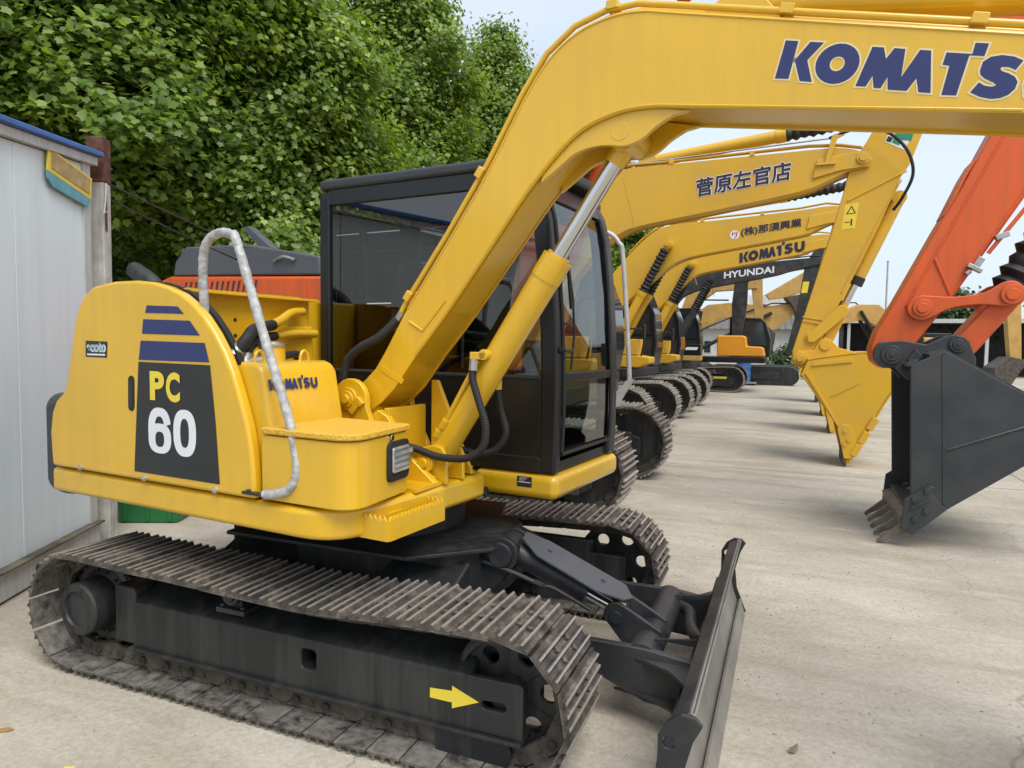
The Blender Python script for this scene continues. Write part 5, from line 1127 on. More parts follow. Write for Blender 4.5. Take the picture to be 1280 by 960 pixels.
# ---- F: black machine
rf_, bF, aF, byF, ayF = big_excavator('crawler_excavator', 'black excavator with white HYUNDAI on its slim boom', 20.2, GRY, BOOM_F, xf_=-0.35, house=GRY, boom_m=GRY, arm_m=GRY, bucket_m=GRY, toolbox=False, arm_t=[(x - 0.15 - 0.23 * min(max((z - 2.08) / 2.05, 0), 1), z) for x, z in ARM_T])
boom_text('HYUNDAI', bF, byF, 0.05, 3.90, 1.50, 0.20, 0.10, WHT, None, 0.009)
quad_print(aF, ayF - 0.004, [(2.42, 3.75), (2.60, 3.75), (2.55, 3.40), (2.37, 3.40)], 'warning_sticker', YPR)
k_ = MB(); k_.box(P3(-0.98, -1.0, 1.58), (0.95, 0.5, 0.36)); pf = k_.build('tool_box', CABB, rf_, bevel=0.02)
k_ = MB(); k_.prism(sh_([(-0.99, 1.57), (-0.62, 1.57), (-0.58, 1.66), (-0.95, 1.66)]), -1.253, -1.2505); k_.build('white_mark', WHT, pf)
k_ = MB(); k_.box(P3(-1.0, -1.0, 1.31), (1.0, 0.5, 0.16)); k_.build('deck_edge', TAN, rf_, bevel=0.02)
# ---- F2: amber and black machine beyond, seen from the side
r2 = thing('crawler_excavator', 'amber and black excavator with long low nose standing before the blue drum', 'excavator', (X0, 24.2, 0), 0, 'big excavators parked in a row')
crawler(r2, 0.62, 2.7, 0.6, 0.98)
k_ = MB(); k_.prism(rounded([(-2.6, -1.25, 0.2), (3.30, -1.25, 0.1), (3.30, 1.25, 0.1), (-2.6, 1.25, 0.2)]), 1.1, 1.32, 'z'); k_.build('deck', CABB, r2, bevel=0.03)
k_ = MB(); k_.prism(sh_([(-0.40, 1.34), (1.28, 1.34), (1.22, 1.66), (1.1, 1.70), (0.64, 1.72), (0.60, 2.05), (0.50, 2.10), (-0.40, 2.10)]), -1.24, -0.5); k_.build('tool_box', AMB, r2, bevel=0.05, seg=3)
k_ = MB(); k_.prism(sh_([(0.50, 1.32), (1.40, 1.32), (1.42, 2.0), (1.22, 2.62), (1.05, 2.80), (-0.1, 2.85), (-0.1, 1.32)]), 0.25, 1.24); cg = k_.build('cab', CABB, r2, bevel=0.05, seg=3)
k_ = MB(); k_.prism(sh_([(0.1, 1.75), (1.28, 1.75), (1.08, 2.65), (0.1, 2.7)]), 0.247, 0.25); k_.build('window', GLSW, cg)
k_ = MB(); k_.prism([(-2.6, 1.32), (-0.3, 1.32), (-0.3, 2.3), (-2.4, 2.3)], -1.2, 1.2); k_.build('engine_cover', CABB, r2, bevel=0.05)
k_ = MB(); k_.prism(sh_([(0.05, 1.7), (0.35, 1.6), (0.55, 3.3), (0.55, 4.1), (0.75, 4.45), (1.5, 4.75), (1.45, 4.95), (0.55, 4.75), (0.1, 4.3), (0.0, 3.3)]), -0.3, 0.05); k_.build('boom', GRY, r2, bevel=0.02)
k_ = MB(); k_.prism(sh_([(-0.5, 0.50), (-0.02, 0.50), (-0.02, 0.58), (-0.5, 0.58)]), -1.236, -1.232); k_.build('yellow_mark', YPR, r2)
# ---- distant tan machines and a bare undercarriage
def simple_excavator(label, x, y, yaw, paint, boom_pts, arm_pts=None, z_house=True, group='far excavators at the end of the yard'):
    r_ = thing('crawler_excavator', label, 'excavator', (x, y, 0), yaw, group)
    for sy in (-1, 1):
        t_ = MB(); t_.prism(arc(-1.6, 0.45, 0.45, 90, 270, 10) + arc(1.6, 0.45, 0.45, -90, 90, 10), sy * 0.95, sy * 1.5); t_.build('track', DST, r_, bevel=0.03)
    b_ = MB(); b_.prism([(-2.5, 1.05), (1.2, 1.05), (1.2, 1.3), (-0.4, 1.4), (-0.4, 2.3), (-2.2, 2.3), (-2.5, 2.1)], -1.25, 1.25); b_.build('house', paint, r_, bevel=0.06, seg=3)
    c_ = MB(); c_.prism([(-0.35, 1.3), (1.2, 1.3), (1.25, 2.1), (0.95, 2.9), (-0.35, 2.95)], 0.3, 1.25); co_ = c_.build('cab', CABB, r_, bevel=0.04)
    w_ = MB(); w_.prism([(-0.2, 1.9), (1.05, 1.9), (0.85, 2.75), (-0.2, 2.8)], 0.295, 0.3); w_.build('window', GLSW, co_)
    bm2 = MB(); bm2.prism(boom_pts, -0.28, 0.18); bm2.build('boom', paint, r_, bevel=0.02)
    if arm_pts:
        a2 = MB(); a2.prism(arm_pts, -0.22, 0.12); a2.build('arm', paint, r_, bevel=0.02)
        ax_ = sum(p[0] for p in arm_pts) / len(arm_pts); az_ = min(p[1] for p in arm_pts)
        k2 = MB(); k2.prism([(ax_ - 0.5, az_ + 0.1), (ax_ + 0.2, az_ + 0.25), (ax_ + 0.75, az_ - 0.2), (ax_ + 0.7, az_ - 0.7), (ax_ + 0.1, az_ - 0.85), (ax_ - 0.2, az_ - 0.3)], -0.55, 0.45); k2.build('bucket', DST, r_, bevel=0.03)
    mid = boom_pts[len(boom_pts) // 3]
    for sy in (-0.42, 0.32):
        k2 = MB(); k2.cyl((0.95, sy, 1.35), (mid[0], sy, mid[1] - 0.35), 0.09, n=10); k2.build('boom_cylinder', RUB, r_)
    k2 = MB(); k2.tube([(0.2, -0.34, 2.0), (mid[0] * 0.6, -0.34, mid[1] * 0.85), (mid[0], -0.34, mid[1] + 0.12), (mid[0] + 1.2, -0.34, mid[1] + 0.1)], 0.035, 6); k2.build('hose', RUB, r_)
    k2 = MB(); k2.tube([(1.1, -1.2, 1.3), (1.1, -1.2, 2.2), (0.4, -1.2, 2.25), (0.3, -1.2, 1.3)], 0.03, 6); k2.build('hand_rail', CABB, r_)
    k2 = MB(); k2.box((-1.4, 0, 2.42), (1.3, 1.6, 0.22)); k2.build('hood', CABB, r_, bevel=0.04)
    return r_
simple_excavator('tan excavator with lowered boom seen under the black HYUNDAI boom', -3.4, 32.0, R(8), TAN,
    [(0.1, 1.7), (0.9, 3.2), (1.6, 3.75), (2.6, 3.85), (4.6, 3.7), (6.0, 3.9), (5.4, 3.0), (4.3, 2.2), (4.0, 2.9), (2.4, 3.1), (1.5, 2.6), (0.5, 1.5)], [(4.3, 4.25), (6.3, 5.5), (6.9, 5.5), (6.9, 4.65), (5.2, 4.1), (4.5, 4.0)])
simple_excavator('tan excavator parked nose-on in front of the dark open shed', 7.6, 38.0, R(200), TAN,
    [(0.1, 1.7), (0.6, 3.3), (1.4, 4.0), (2.4, 4.0), (4.6, 3.2), (4.5, 2.7), (2.2, 3.2), (1.3, 2.8), (0.5, 1.5)], [(4.2, 3.3), (4.8, 3.3), (4.4, 0.8), (4.1, 0.8)])
simple_excavator('tan excavator with upright boom showing beyond the orange arm', 14.5, 30.0, R(190), TAN,
    [(0.1, 1.7), (0.9, 4.4), (1.6, 5.4), (2.6, 5.6), (4.6, 4.6), (4.5, 4.0), (2.4, 4.7), (1.6, 4.2), (0.5, 1.5)], [(4.2, 4.7), (4.8, 4.7), (4.4, 1.2), (4.0, 1.2)])
simple_excavator('tan excavator with steep boom showing between the black boom and its tool box', -2.9, 28.0, R(3), TAN,
    [(0.3, 1.6), (0.75, 1.6), (1.0, 2.6), (1.25, 3.6), (1.9, 4.1), (3.6, 4.2), (3.6, 4.6), (1.6, 4.75), (0.7, 4.1), (0.35, 3.0)], [(3.3, 4.7), (3.8, 4.7), (3.9, 2.6), (3.6, 2.5)])
ug = thing('bare_undercarriage', 'dark bare excavator undercarriage on the ground to the right of the blue drum', 'undercarriage', (0.6, 30.5, 0), 0)
for sy in (-1, 1):
    t_ = MB(); t_.prism(arc(-1.75, 0.42, 0.42, 90, 270, 10) + arc(1.5, 0.42, 0.42, -90, 90, 10), sy * 1.2 - 0.3, sy * 1.2 + 0.3); to = t_.build('track', FRM, ug, bevel=0.03)
    t_ = MB(); t_.box((0.0, sy * 1.2 - 0.31, 0.42), (2.2, 0.04, 0.3)); t_.build('track_frame', GRY, to, bevel=0.01)
t_ = MB(); t_.box((0, 0, 0.6), (1.2, 2.2, 0.35)); t_.build('centre_frame', FRM, ug, bevel=0.03)

# ================================================================== B: the orange excavator next to the small one
rb = thing('crawler_excavator', 'orange excavator with dark grey hood and slate bucket, beside the small yellow one', 'excavator', (X0, 4.3, 0), 0, 'big excavators parked in a row')
crawler(rb, 0.77, 2.9, 0.60, 0.94, single=True, length=4.2, n=48)
for sy in (-1, 1):
    k_ = MB(); k_.box((2.14, sy * 1.15 - 0.22, 0.42), (0.34, 0.06, 0.36)); k_.build('idler_guard', GRY, rb, bevel=0.02)
BY = -4.3
k_ = MB(); k_.prism(rounded([(-3.2, -1.3, 0.25), (2.05, -1.3, 0.1), (2.05, 1.3, 0.1), (-3.2, 1.3, 0.25)]), 1.05, 1.25, 'z'); k_.build('deck', CABB, rb, bevel=0.03)
k_ = MB(); k_.prism(sh_([(-5.35, 1.25), (-2.05, 1.25), (-2.05, 2.25), (-2.78, 2.43), (-5.1, 2.48), (-5.35, 2.40)]), -1.3, 1.3); bho = k_.build('engine_cover', ORG, rb, bevel=0.04)
for i in range(14):
    k_ = MB(); k_.prism(sh_([(-4.86 + i * 0.085, 2.26), (-4.84 + i * 0.085 , 2.26), (-4.80 + i * 0.085, 2.40), (-4.83 + i * 0.085, 2.40)]), -1.304, -1.30); k_.build('louvre', BLK, bho)
k_ = MB(); k_.prism(sh_([(-5.06, 2.48), (-5.03, 2.66), (-4.86, 2.84), (-3.85, 2.83), (-2.83, 2.66), (-2.80, 2.44)]), -1.28, 0.9); hdo = k_.build('hood', HOOD, rb, bevel=0.03)
k_ = MB(); k_.tube(crom([P3(-3.45, -1.30, 2.62), P3(-3.3, -1.32, 2.66), P3(-3.15, -1.30, 2.62)], 4), 0.018, 8); k_.build('hood_handle', STL, hdo)
k_ = MB(); k_.prism(sh_([(-4.3, 3.1), (-4.22, 3.12), (-3.85, 2.84), (-4.0, 2.84)]), -0.9, -0.75); k_.build('hood_stay', HOOD, rb)
# cab: orange frame, glass all round
for (x, z0, z1) in ((-2.35, 1.25, 3.05), (-1.35, 1.25, 3.05), (-0.85, 1.25, 2.4)):
    for yy in (0.30, 1.28): k_ = MB(); k_.box(P3(x, yy, (z0 + z1) / 2), (0.08, 0.07, z1 - z0)); k_.build('cab_post', ORG, rb, bevel=0.01)
k_ = MB(); k_.prism(sh_([(-2.42, 3.0), (-1.1, 3.0), (-1.2, 3.1), (-2.35, 3.12)]), 0.25, 1.32); k_.build('cab_roof', CABB, rb, bevel=0.03)
k_ = MB(); k_.prism(sh_([(-2.4, 1.25), (-0.78, 1.25), (-0.78, 1.75), (-2.4, 1.75)]), 0.28, 1.30); k_.build('cab_lower', CABB, rb, bevel=0.02)
k_ = MB(); k_.box(P3(-2.0, 0.8, 2.05), (0.16, 0.5, 0.7)); k_.box(P3(-1.75, 0.8, 1.78), (0.5, 0.5, 0.14)); k_.build('seat', SEAT, rb, bevel=0.04)
pw_ = MB(); pw_.add([P3(-2.3, 0.30, 1.76), P3(-0.85, 0.30, 1.76), P3(-0.9, 0.30, 2.5), P3(-1.3, 0.30, 3.0), P3(-2.3, 0.30, 3.0)], [(0, 1, 2, 3, 4)]); pw_.build('window', GLS, rb, smooth=0)
k_ = MB(); k_.prism(sh_([(-2.0, 1.25), (-0.6, 1.25), (-0.6, 2.0), (-0.9, 2.1), (-2.0, 2.2)]), -1.29, -0.6); k_.build('fuel_tank', ORG, rb, bevel=0.04)
k_ = MB(); k_.tube(crom([P3(0.25, -0.95, 2.85), P3(0.43, -0.93, 2.81), P3(0.53, -0.92, 2.71), P3(0.575, -0.91, 2.54), P3(0.66, -0.90, 1.42), P3(0.64, -0.90, 1.32), P3(0.56, -0.92, 1.22), P3(0.48, -0.94, 1.15)], 6), 0.024, 12); k_.build('hand_rail', GALV, rb)
k_ = MB(); k_.prism(sh_([(0.42, 1.08), (0.56, 1.08), (0.72, 1.36), (0.66, 1.36)]), -0.96, -0.93); k_.build('rail_foot', GALV, rb)
# boom and arm
yo = BY + 3.8; bt = [(-1.75, 1.75), (-1.28, 2.45), (-0.8, 3.3), (-0.43, 3.88), (-0.08, 4.43), (0.26, 4.80), (0.6, 4.99), (1.0, 5.07), (2.0, 5.0), (3.17, 4.80), (3.9, 4.66), (4.5, 4.55)]
bb = [(4.55, 4.40), (4.3, 4.2), (3.18, 4.38), (1.4, 4.2), (0.9, 4.08), (0.62, 3.9), (0.29, 3.56), (0.12, 3.32), (-0.22, 2.57), (-0.7, 1.75), (-1.2, 1.55), (-1.6, 1.55)]
k_ = MB(); k_.prism(sh_(crom2(bt, 3) + crom2(bb, 3)), yo, yo + 0.42); bBo = k_.build('boom', ORG, rb, bevel=0.012)
for sy in (-0.12, 0.54):
    bellow_cyl(rb, P3(-0.85, yo + sy, 1.65), P3(0.20, yo + sy, 3.85), 0.09, 0.60, ORG, True)
bellow_cyl(rb, P3(1.0, yo + 0.2, 5.35), P3(5.0, yo + 0.2, 5.3), 0.09, 0.55, ORG, False, 'arm_cylinder')
ya = BY + 3.6
ba = [(4.25, 4.86), (3.64, 3.50), (3.45, 3.07), (3.31, 2.79), (3.0, 2.13), (2.86, 1.86), (2.815, 1.70), (2.84, 1.58), (2.92, 1.52), (3.02, 1.54), (3.19, 1.77), (3.43, 2.14), (3.91, 2.97), (4.62, 4.20), (4.95, 5.0), (4.9, 5.35), (4.6, 5.4)]
k_ = MB(); k_.prism(sh_(ba), ya, ya + 0.40); ao = k_.build('arm', ORG, rb, bevel=0.02, seg=3)
k_ = MB(); k_.tube([P3(4.2, ya - 0.002, 4.5), P3(3.72, ya - 0.002, 3.45), P3(3.40, ya - 0.002, 2.76), P3(3.08, ya - 0.002, 2.08)], 0.011, 6); k_.build('weld_seam', ORG, ao)
k_ = MB(); k_.tube([P3(3.28, ya - 0.002, 2.50), P3(3.42, ya - 0.002, 2.16)], 0.012, 6); k_.build('weld_seam', ORG, ao)
k_ = MB(); k_.tube([P3(3.40, ya - 0.002, 2.13), P3(3.88, ya - 0.002, 2.98), P3(4.55, ya - 0.002, 4.2)], 0.011, 6); k_.build('weld_seam', ORG, ao)
k_ = MB(); k_.sheet(sh_([(3.36, 2.86), (3.50, 3.20), (3.56, 3.32)]), ya + 0.02, ya + 0.38, 0.02); k_.build('wear_plate', ORG, ao)
# grease block and pipe on the arm side
k_ = MB(); k_.tube([P3(3.94, ya - 0.03, 2.92), P3(3.67, ya - 0.03, 2.52)], 0.017, 8); k_.build('grease_pipe', ORG, ao)
k_ = MB(); k_.box(P3(3.76, ya - 0.035, 2.66), (0.10, 0.06, 0.045), Matrix.Rotation(R(-20), 3, 'Y')); k_.build('pipe_clamp', STL, ao, bevel=0.005)
k_ = MB(); k_.box(P3(3.60, ya - 0.035, 2.44), (0.055, 0.06, 0.10), Matrix.Rotation(R(30), 3, 'Y')); k_.box(P3(3.575, ya - 0.035, 2.395), (0.12, 0.07, 0.035), Matrix.Rotation(R(30), 3, 'Y')); k_.cyl(P3(3.545, ya - 0.04, 2.375), P3(3.515, ya - 0.04, 2.345), 0.022, n=10); k_.build('grease_fitting', STL, ao, bevel=0.005)
# link from arm to rocker and on to the bucket
for yy in (ya - 0.055, ya + 0.415):
    lk = [(3.19, 2.17), (3.27, 2.165), (3.45, 2.155), (3.66, 2.19), (3.78, 2.27), (3.87, 2.28), (3.94, 2.22), (3.95, 2.14), (3.90, 2.08), (3.80, 2.07), (3.62, 2.085), (3.42, 2.055), (3.28, 1.98), (3.20, 1.95), (3.12, 1.98), (3.085, 2.06), (3.12, 2.14)]
    k_ = MB(); k_.prism(sh_(crom2(lk + lk[:1], 3)[:-1]), yy - 0.001, yy + 0.045); lo = k_.build('tipping_link', ORG, rb, bevel=0.01)
    sgn = -1 if yy < ya else 1; ye = yy if sgn < 0 else yy + 0.045
    for px, pz, r_ in ((3.20, 2.06, 0.075), (3.85, 2.17, 0.085)):
        k_ = MB(); k_.cyl(P3(px, ye, pz), P3(px, ye + sgn * 0.022, pz), r_, n=26); k_.cyl(P3(px, ye + sgn * 0.022, pz), P3(px, ye + sgn * 0.036, pz), r_ * 0.6, n=20); k_.build('pin_boss', ORG, lo, bevel=0.006)
k_ = MB(); k_.prism(sh_([(3.78, 2.20), (3.90, 2.24), (3.95, 2.12), (3.62, 1.66), (3.50, 1.64), (3.43, 1.72)]), ya + 0.02, ya + 0.38); k_.build('bucket_link', ORG, rb, bevel=0.02)
k_ = MB(); k_.cyl(P3(4.9, ya + 0.2, 4.3), P3(3.95, ya + 0.2, 2.36), 0.085, n=20); cy = k_.build('bucket_cylinder', ORG, rb)
k_ = MB(); k_.bellows(P3(4.12, ya + 0.2, 2.70), P3(3.86, ya + 0.2, 2.22), 0.14, 5); k_.build('dust_cover', RUB, cy, smooth=60)
# bucket
yb0, yb1 = BY + 3.25, BY + 4.47
bs = [(3.09, 1.56), (3.33, 1.69), (3.89, 1.36), (4.22, 1.14), (4.32, 1.04), (4.33, 0.95), (4.24, 0.90), (3.92, 0.78), (3.39, 0.36), (3.30, 0.30), (3.14, 0.42)]
wr = [(3.13, 0.30), (3.36, 0.335), (3.39, 0.345), (3.92, 0.765), (4.25, 0.885), (4.345, 0.945), (4.335, 1.05), (4.23, 1.155), (3.89, 1.375), (3.33, 1.705), (3.22, 1.66)]
k_ = MB(); k_.sheet(sh_(wr), yb0, yb1, 0.035); bkb = k_.build('bucket', BKT, rb)
for yy, sg in ((yb0, 1), (yb1, -1)):
    k_ = MB(); k_.prism(sh_(bs), yy - 0.002 * sg, yy + 0.04 * sg); k_.build('side_plate', BKT, bkb, bevel=0.008)
    k_ = MB(); k_.prism(sh_([(3.315, 1.66), (3.335, 1.66), (3.395, 0.40), (3.375, 0.40)]), yy - 0.008 * sg, yy - 0.002 * sg); k_.build('weld_seam', BKT, bkb)
    k_ = MB(); k_.tube([P3(3.38, yy - 0.004 * sg, 0.86), P3(3.95, yy - 0.004 * sg, 1.10), P3(4.25, yy - 0.004 * sg, 1.02)], 0.010, 6); k_.build('weld_seam', BKT, bkb)
    k_ = MB(); k_.prism(sh_([(3.07, 0.16), (3.09, 0.42), (3.27, 0.56), (3.31, 0.54), (3.29, 0.48), (3.40, 0.36), (3.30, 0.26), (3.16, 0.12)]), yy - 0.035 * sg, yy - 0.004 * sg); sc_ = k_.build('side_cutter', BKT, bkb, bevel=0.006)
    for bx, bz in ((3.16, 0.43), (3.25, 0.51), (3.17, 0.26), (3.25, 0.34)):
        k_ = MB(); k_.cyl(P3(bx, yy - 0.034 * sg, bz), P3(bx, yy - 0.055 * sg, bz), 0.024, n=8); k_.build('bolt', BKT, bkb, bevel=0.003)
    k_ = MB(); k_.prism(sh_([(3.13, 0.36), (3.27, 0.45), (3.28, 0.435), (3.14, 0.345)]), yy - 0.05 * sg, yy - 0.034 * sg); k_.build('cutter_rib', BKT, bkb)
for yy in (ya - 0.04, ya + 0.40):
    k_ = MB(); k_.prism(sh_(arc(2.965, 1.655, 0.13, 130, 290, 9) + [(3.12, 1.42), (3.30, 1.60), (3.62, 1.50), (3.62, 1.62), (3.56, 1.78), (3.48, 1.83), (3.40, 1.82), (3.25, 1.74), (3.05, 1.775)]), yy - 0.02, yy + 0.035); eo = k_.build('ear', BKT, bkb, bevel=0.01)
    sgn = -1 if yy < ya else 1; ye = yy - 0.02 if sgn < 0 else yy + 0.035
    for px, pz, r_ in ((2.98, 1.645, 0.085), (3.48, 1.745, 0.07)):
        k_ = MB(); k_.cyl(P3(px, ye, pz), P3(px, ye + sgn * 0.025, pz), r_, n=28); k_.cyl(P3(px, ye + sgn * 0.025, pz), P3(px, ye + sgn * 0.04, pz), r_ * 0.62, n=20); k_.cyl(P3(px, ye + sgn * 0.04, pz), P3(px, ye + sgn * 0.05, pz), r_ * 0.25, n=10); k_.build('pin_boss', BKT, bkb, bevel=0.005)
k_ = MB(); k_.prism(sh_([(3.10, 1.60), (3.16, 1.70), (3.24, 1.62), (3.20, 1.58)]), ya - 0.10, ya - 0.055); k_.build('stopper', BKT, bkb, bevel=0.006)
k_ = MB(); k_.box(P3(3.11, (yb0 + yb1) / 2, 1.58), (0.09, yb1 - yb0 - 0.02, 0.03), Matrix.Rotation(R(-30), 3, 'Y')); k_.build('top_lip', BKT, bkb, bevel=0.006)
k_ = MB(); k_.prism(sh_([(3.06, 0.26), (3.36, 0.37), (3.36, 0.33), (3.07, 0.20)]), yb0 + 0.01, yb1 - 0.01); k_.build('lip_plate', TOOTH, bkb, bevel=0.004)
for i in range(5):
    yy = yb0 + 0.07 + i * (yb1 - yb0 - 0.14) / 4
    k_ = MB(); k_.prism(sh_([(3.28, 0.37), (3.30, 0.29), (3.18, 0.17), (3.12, 0.19), (3.12, 0.27), (3.18, 0.33)]), yy - 0.048, yy + 0.048)
    vv = []
    tipx, tipz = 2.905, 0.0
    for (x, z, hw_) in ((3.16, 0.265, 0.040), (3.19, 0.165, 0.040), (tipx + 0.012, tipz - 0.0, 0.016), (tipx - 0.005, tipz + 0.022, 0.013)):
        vv += [P3(x, yy - hw_, z), P3(x, yy + hw_, z)]
    k_.add(vv, [(0, 2, 4, 6), (7, 5, 3, 1), (0, 1, 3, 2), (2, 3, 5, 4), (4, 5, 7, 6), (6, 7, 1, 0)])
    k_.build('tooth', TOOTH, bkb, bevel=0.006)

# ================================================================== SITE CABIN, POST, BIN
cd_ = Vector((-0.468995, 0.883201, 0)); cn_ = Vector((0.883201, 0.468995, 0))      # along the wall, out of the wall
cb0 = Vector((-3.02, 0.42, 0))
ang = math.atan2(cd_.y, cd_.x)
hut = thing('site_cabin', 'white panel site cabin with blue roof edge on a steel base', 'cabin', cb0, ang)
# local x along the wall (towards the corner = 0, so the wall lies at x<0), local y: -y faces the yard
W_, H_ = 5.2, 3.06
for i in range(6):
    k_ = MB(); x1 = -i * 0.95; zt = 3.05 + 0.0889 * x1; k_.prism([(x1 - 0.947, 0.22), (x1 - 0.003, 0.22), (x1 - 0.003, zt), (x1 - 0.947, zt - 0.084)], 0.0, 0.06); k_.build('wall_panel', PANEL, hut, bevel=0.004)
k_ = MB(); k_.box((-0.03, 1.6, 1.64), (0.06, 3.06, H_ - 0.22)); k_.build('wall_panel', PANEL, hut)
k_ = MB(); k_.prism([(-5.7, 0.22), (-0.1, 0.22), (-0.1, 3.03), (-5.7, 2.53)], 3.07, 3.13); k_.build('wall_panel', PANEL, hut)
k_ = MB(); k_.box((-0.045, -0.006, 1.64), (0.11, 0.018, H_ - 0.22)); k_.box((0.008, 0.05, 1.64), (0.016, 0.1, H_ - 0.22)); k_.build('corner_trim', PTRIM, hut, bevel=0.003)
k_ = MB(); k_.box((-2.85, 0.02, 0.11), (5.75, 0.10, 0.19)); bso = k_.build('base_beam', PTRIM, hut, bevel=0.01)
for xx in (-0.85, -0.78, -2.0): k_ = MB(); k_.cyl((xx, -0.032, 0.115), (xx, -0.028, 0.115), 0.028, n=14); k_.build('lifting_hole', BLK, bso)
k_ = MB(); k_.box((-2.85, 0.0, 0.213), (5.75, 0.13, 0.014)); k_.build('floor_edge', BARK, hut, bevel=0.003)
k_ = MB(); k_.prism([(-5.75, 2.545), (0.06, 3.062), (0.06, 3.128), (-5.75, 2.612)], -0.05, 3.2); k_.build('fascia', PTRIM, hut, bevel=0.004)
k_ = MB(); k_.prism([(-5.8, 2.613), (0.10, 3.133), (0.10, 3.178), (-5.8, 2.66)], -0.085, 3.3); k_.build('roof', BLUE, hut, bevel=0.012)
nl = MB(); nl.cyl((-0.33, -0.004, 0.74), (-0.33, 0.0, 0.74), 0.009, n=8); nl.build('screw', FRM, hut)
# sign plate hung crookedly under the eave
sg = thing('sign_plate', 'tilted yellow and teal sign plate hanging under the cabin eave', 'sign', cb0 + cd_ * -0.32 + cn_ * 0.03 + Vector((0, 0, 2.86)), ang)
Mx = Matrix.Rotation(R(8), 3, 'Y')
def tiltbox(c, d): b = MB(); b.box((0, 0, 0), d); b.v = [tuple(Mx @ (Vector(v) + Vector(c))) for v in b.v]; return b
tiltbox((0, 0, 0.045), (0.60, 0.014, 0.17)).build('frame', YPR, sg, bevel=0.004)
tiltbox((0, -0.009, 0.05), (0.53, 0.006, 0.12)).build('board', BOARD, sg)
bm2 = MB(); bm2.prism([(-0.30, -0.04), (0.29, -0.04), (0.28, -0.09), (0.25, -0.115), (-0.22, -0.13), (-0.29, -0.09)], -0.006, 0.006); bm2.v = [tuple(Mx @ Vector(v)) for v in bm2.v]; bm2.build('lower_panel', TEAL, sg, bevel=0.003)
# concrete post with rusty cap
po = thing('concrete_post', 'square concrete post with rusty steel cap at the cabin corner', 'post', cb0 + cd_ * 0.22 + cn_ * -0.02, ang)
k_ = MB(); k_.box((0, 0, 1.48), (0.13, 0.125, 2.96)); k_.build('shaft', CONC, po, bevel=0.012)
k_ = MB(); k_.box((0, 0, 3.14), (0.136, 0.131, 0.36)); k_.build('cap', RUST, po, bevel=0.006)
k_ = MB(); k_.box((-0.03, -0.0655, 2.72), (0.03, 0.006, 0.30)); k_.build('rust_run', RUST, po)
k_ = MB(); k_.tube([(-0.05, -0.08, 2.95), (-0.09, -0.09, 2.80), (-0.11, -0.085, 2.70), (-0.07, -0.085, 2.72)], 0.008, 6); k_.build('tie_wire', GALV, po)
# cables from the post to beyond the machines
pc0 = cb0 + cd_ * 0.22
for k, (z0, e, z1) in enumerate(((2.98, Vector((-7.5, 14.0, 0)), 3.6), (2.86, Vector((-7.2, 13.0, 0)), 3.2))):
    p = Vector((pc0.x, pc0.y, z0)); q = Vector((e.x, e.y, z1)); pts = [p.lerp(q, t / 16) - Vector((0, 0, 0.55 * math.sin(math.pi * t / 16))) for t in range(17)]
    k_ = MB(); k_.tube(pts, 0.009, 6); tag(k_.build('overhead_cable', CABLE), ('upper' if k == 0 else 'lower') + ' black cable running from the concrete post into the trees', 'cable', 'cables from the post')
# green bin behind
gb = thing('plastic_bin', 'dark green plastic bin behind the small yellow excavator', 'bin', (-3.36, 1.30, 0), R(25))
k_ = MB(); k_.prism([(-0.27, 0.0), (0.27, 0.0), (0.30, 0.62), (-0.30, 0.62)], -0.2, 0.2); k_.build('body', GREEN, gb, bevel=0.02)
k_ = MB(); k_.box((0, 0, 0.635), (0.64, 0.46, 0.03)); k_.build('rim', GREEN, gb, bevel=0.01)
for xx in (-0.2, 0.0, 0.2): k_ = MB(); k_.box((xx, -0.205, 0.3), (0.03, 0.02, 0.55)); k_.build('rib', GREEN, gb, bevel=0.004)
# rubble bank below the trees
rb_ = thing('rubble_bank', 'low bank of brown rubble stones under the plane trees', 'rubble', (-10.0, 6.0, 0))
me_s = []
for v in range(4):
    bm = bmesh.new(); bmesh.ops.create_icosphere(bm, subdivisions=1, radius=1)
    for q in bm.verts: q.co *= random.uniform(0.75, 1.2)
    me = bpy.data.meshes.new('stone'); bm.to_mesh(me); bm.free(); me.materials.append(STONE); me_s.append(me)
for i in range(150):
    t = random.random(); y_ = -5 + 17 * t; lay = random.random()
    o = share('stone', random.choice(me_s), rb_, (random.uniform(-0.8, 0.8) * (1.3 - lay), y_, 0.15 + 1.9 * lay), (random.random() * 6, random.random() * 6, random.random() * 6)); s_ = random.uniform(0.22, 0.5); o.scale = (s_ * 1.4, s_ * 1.1, s_ * 0.8)

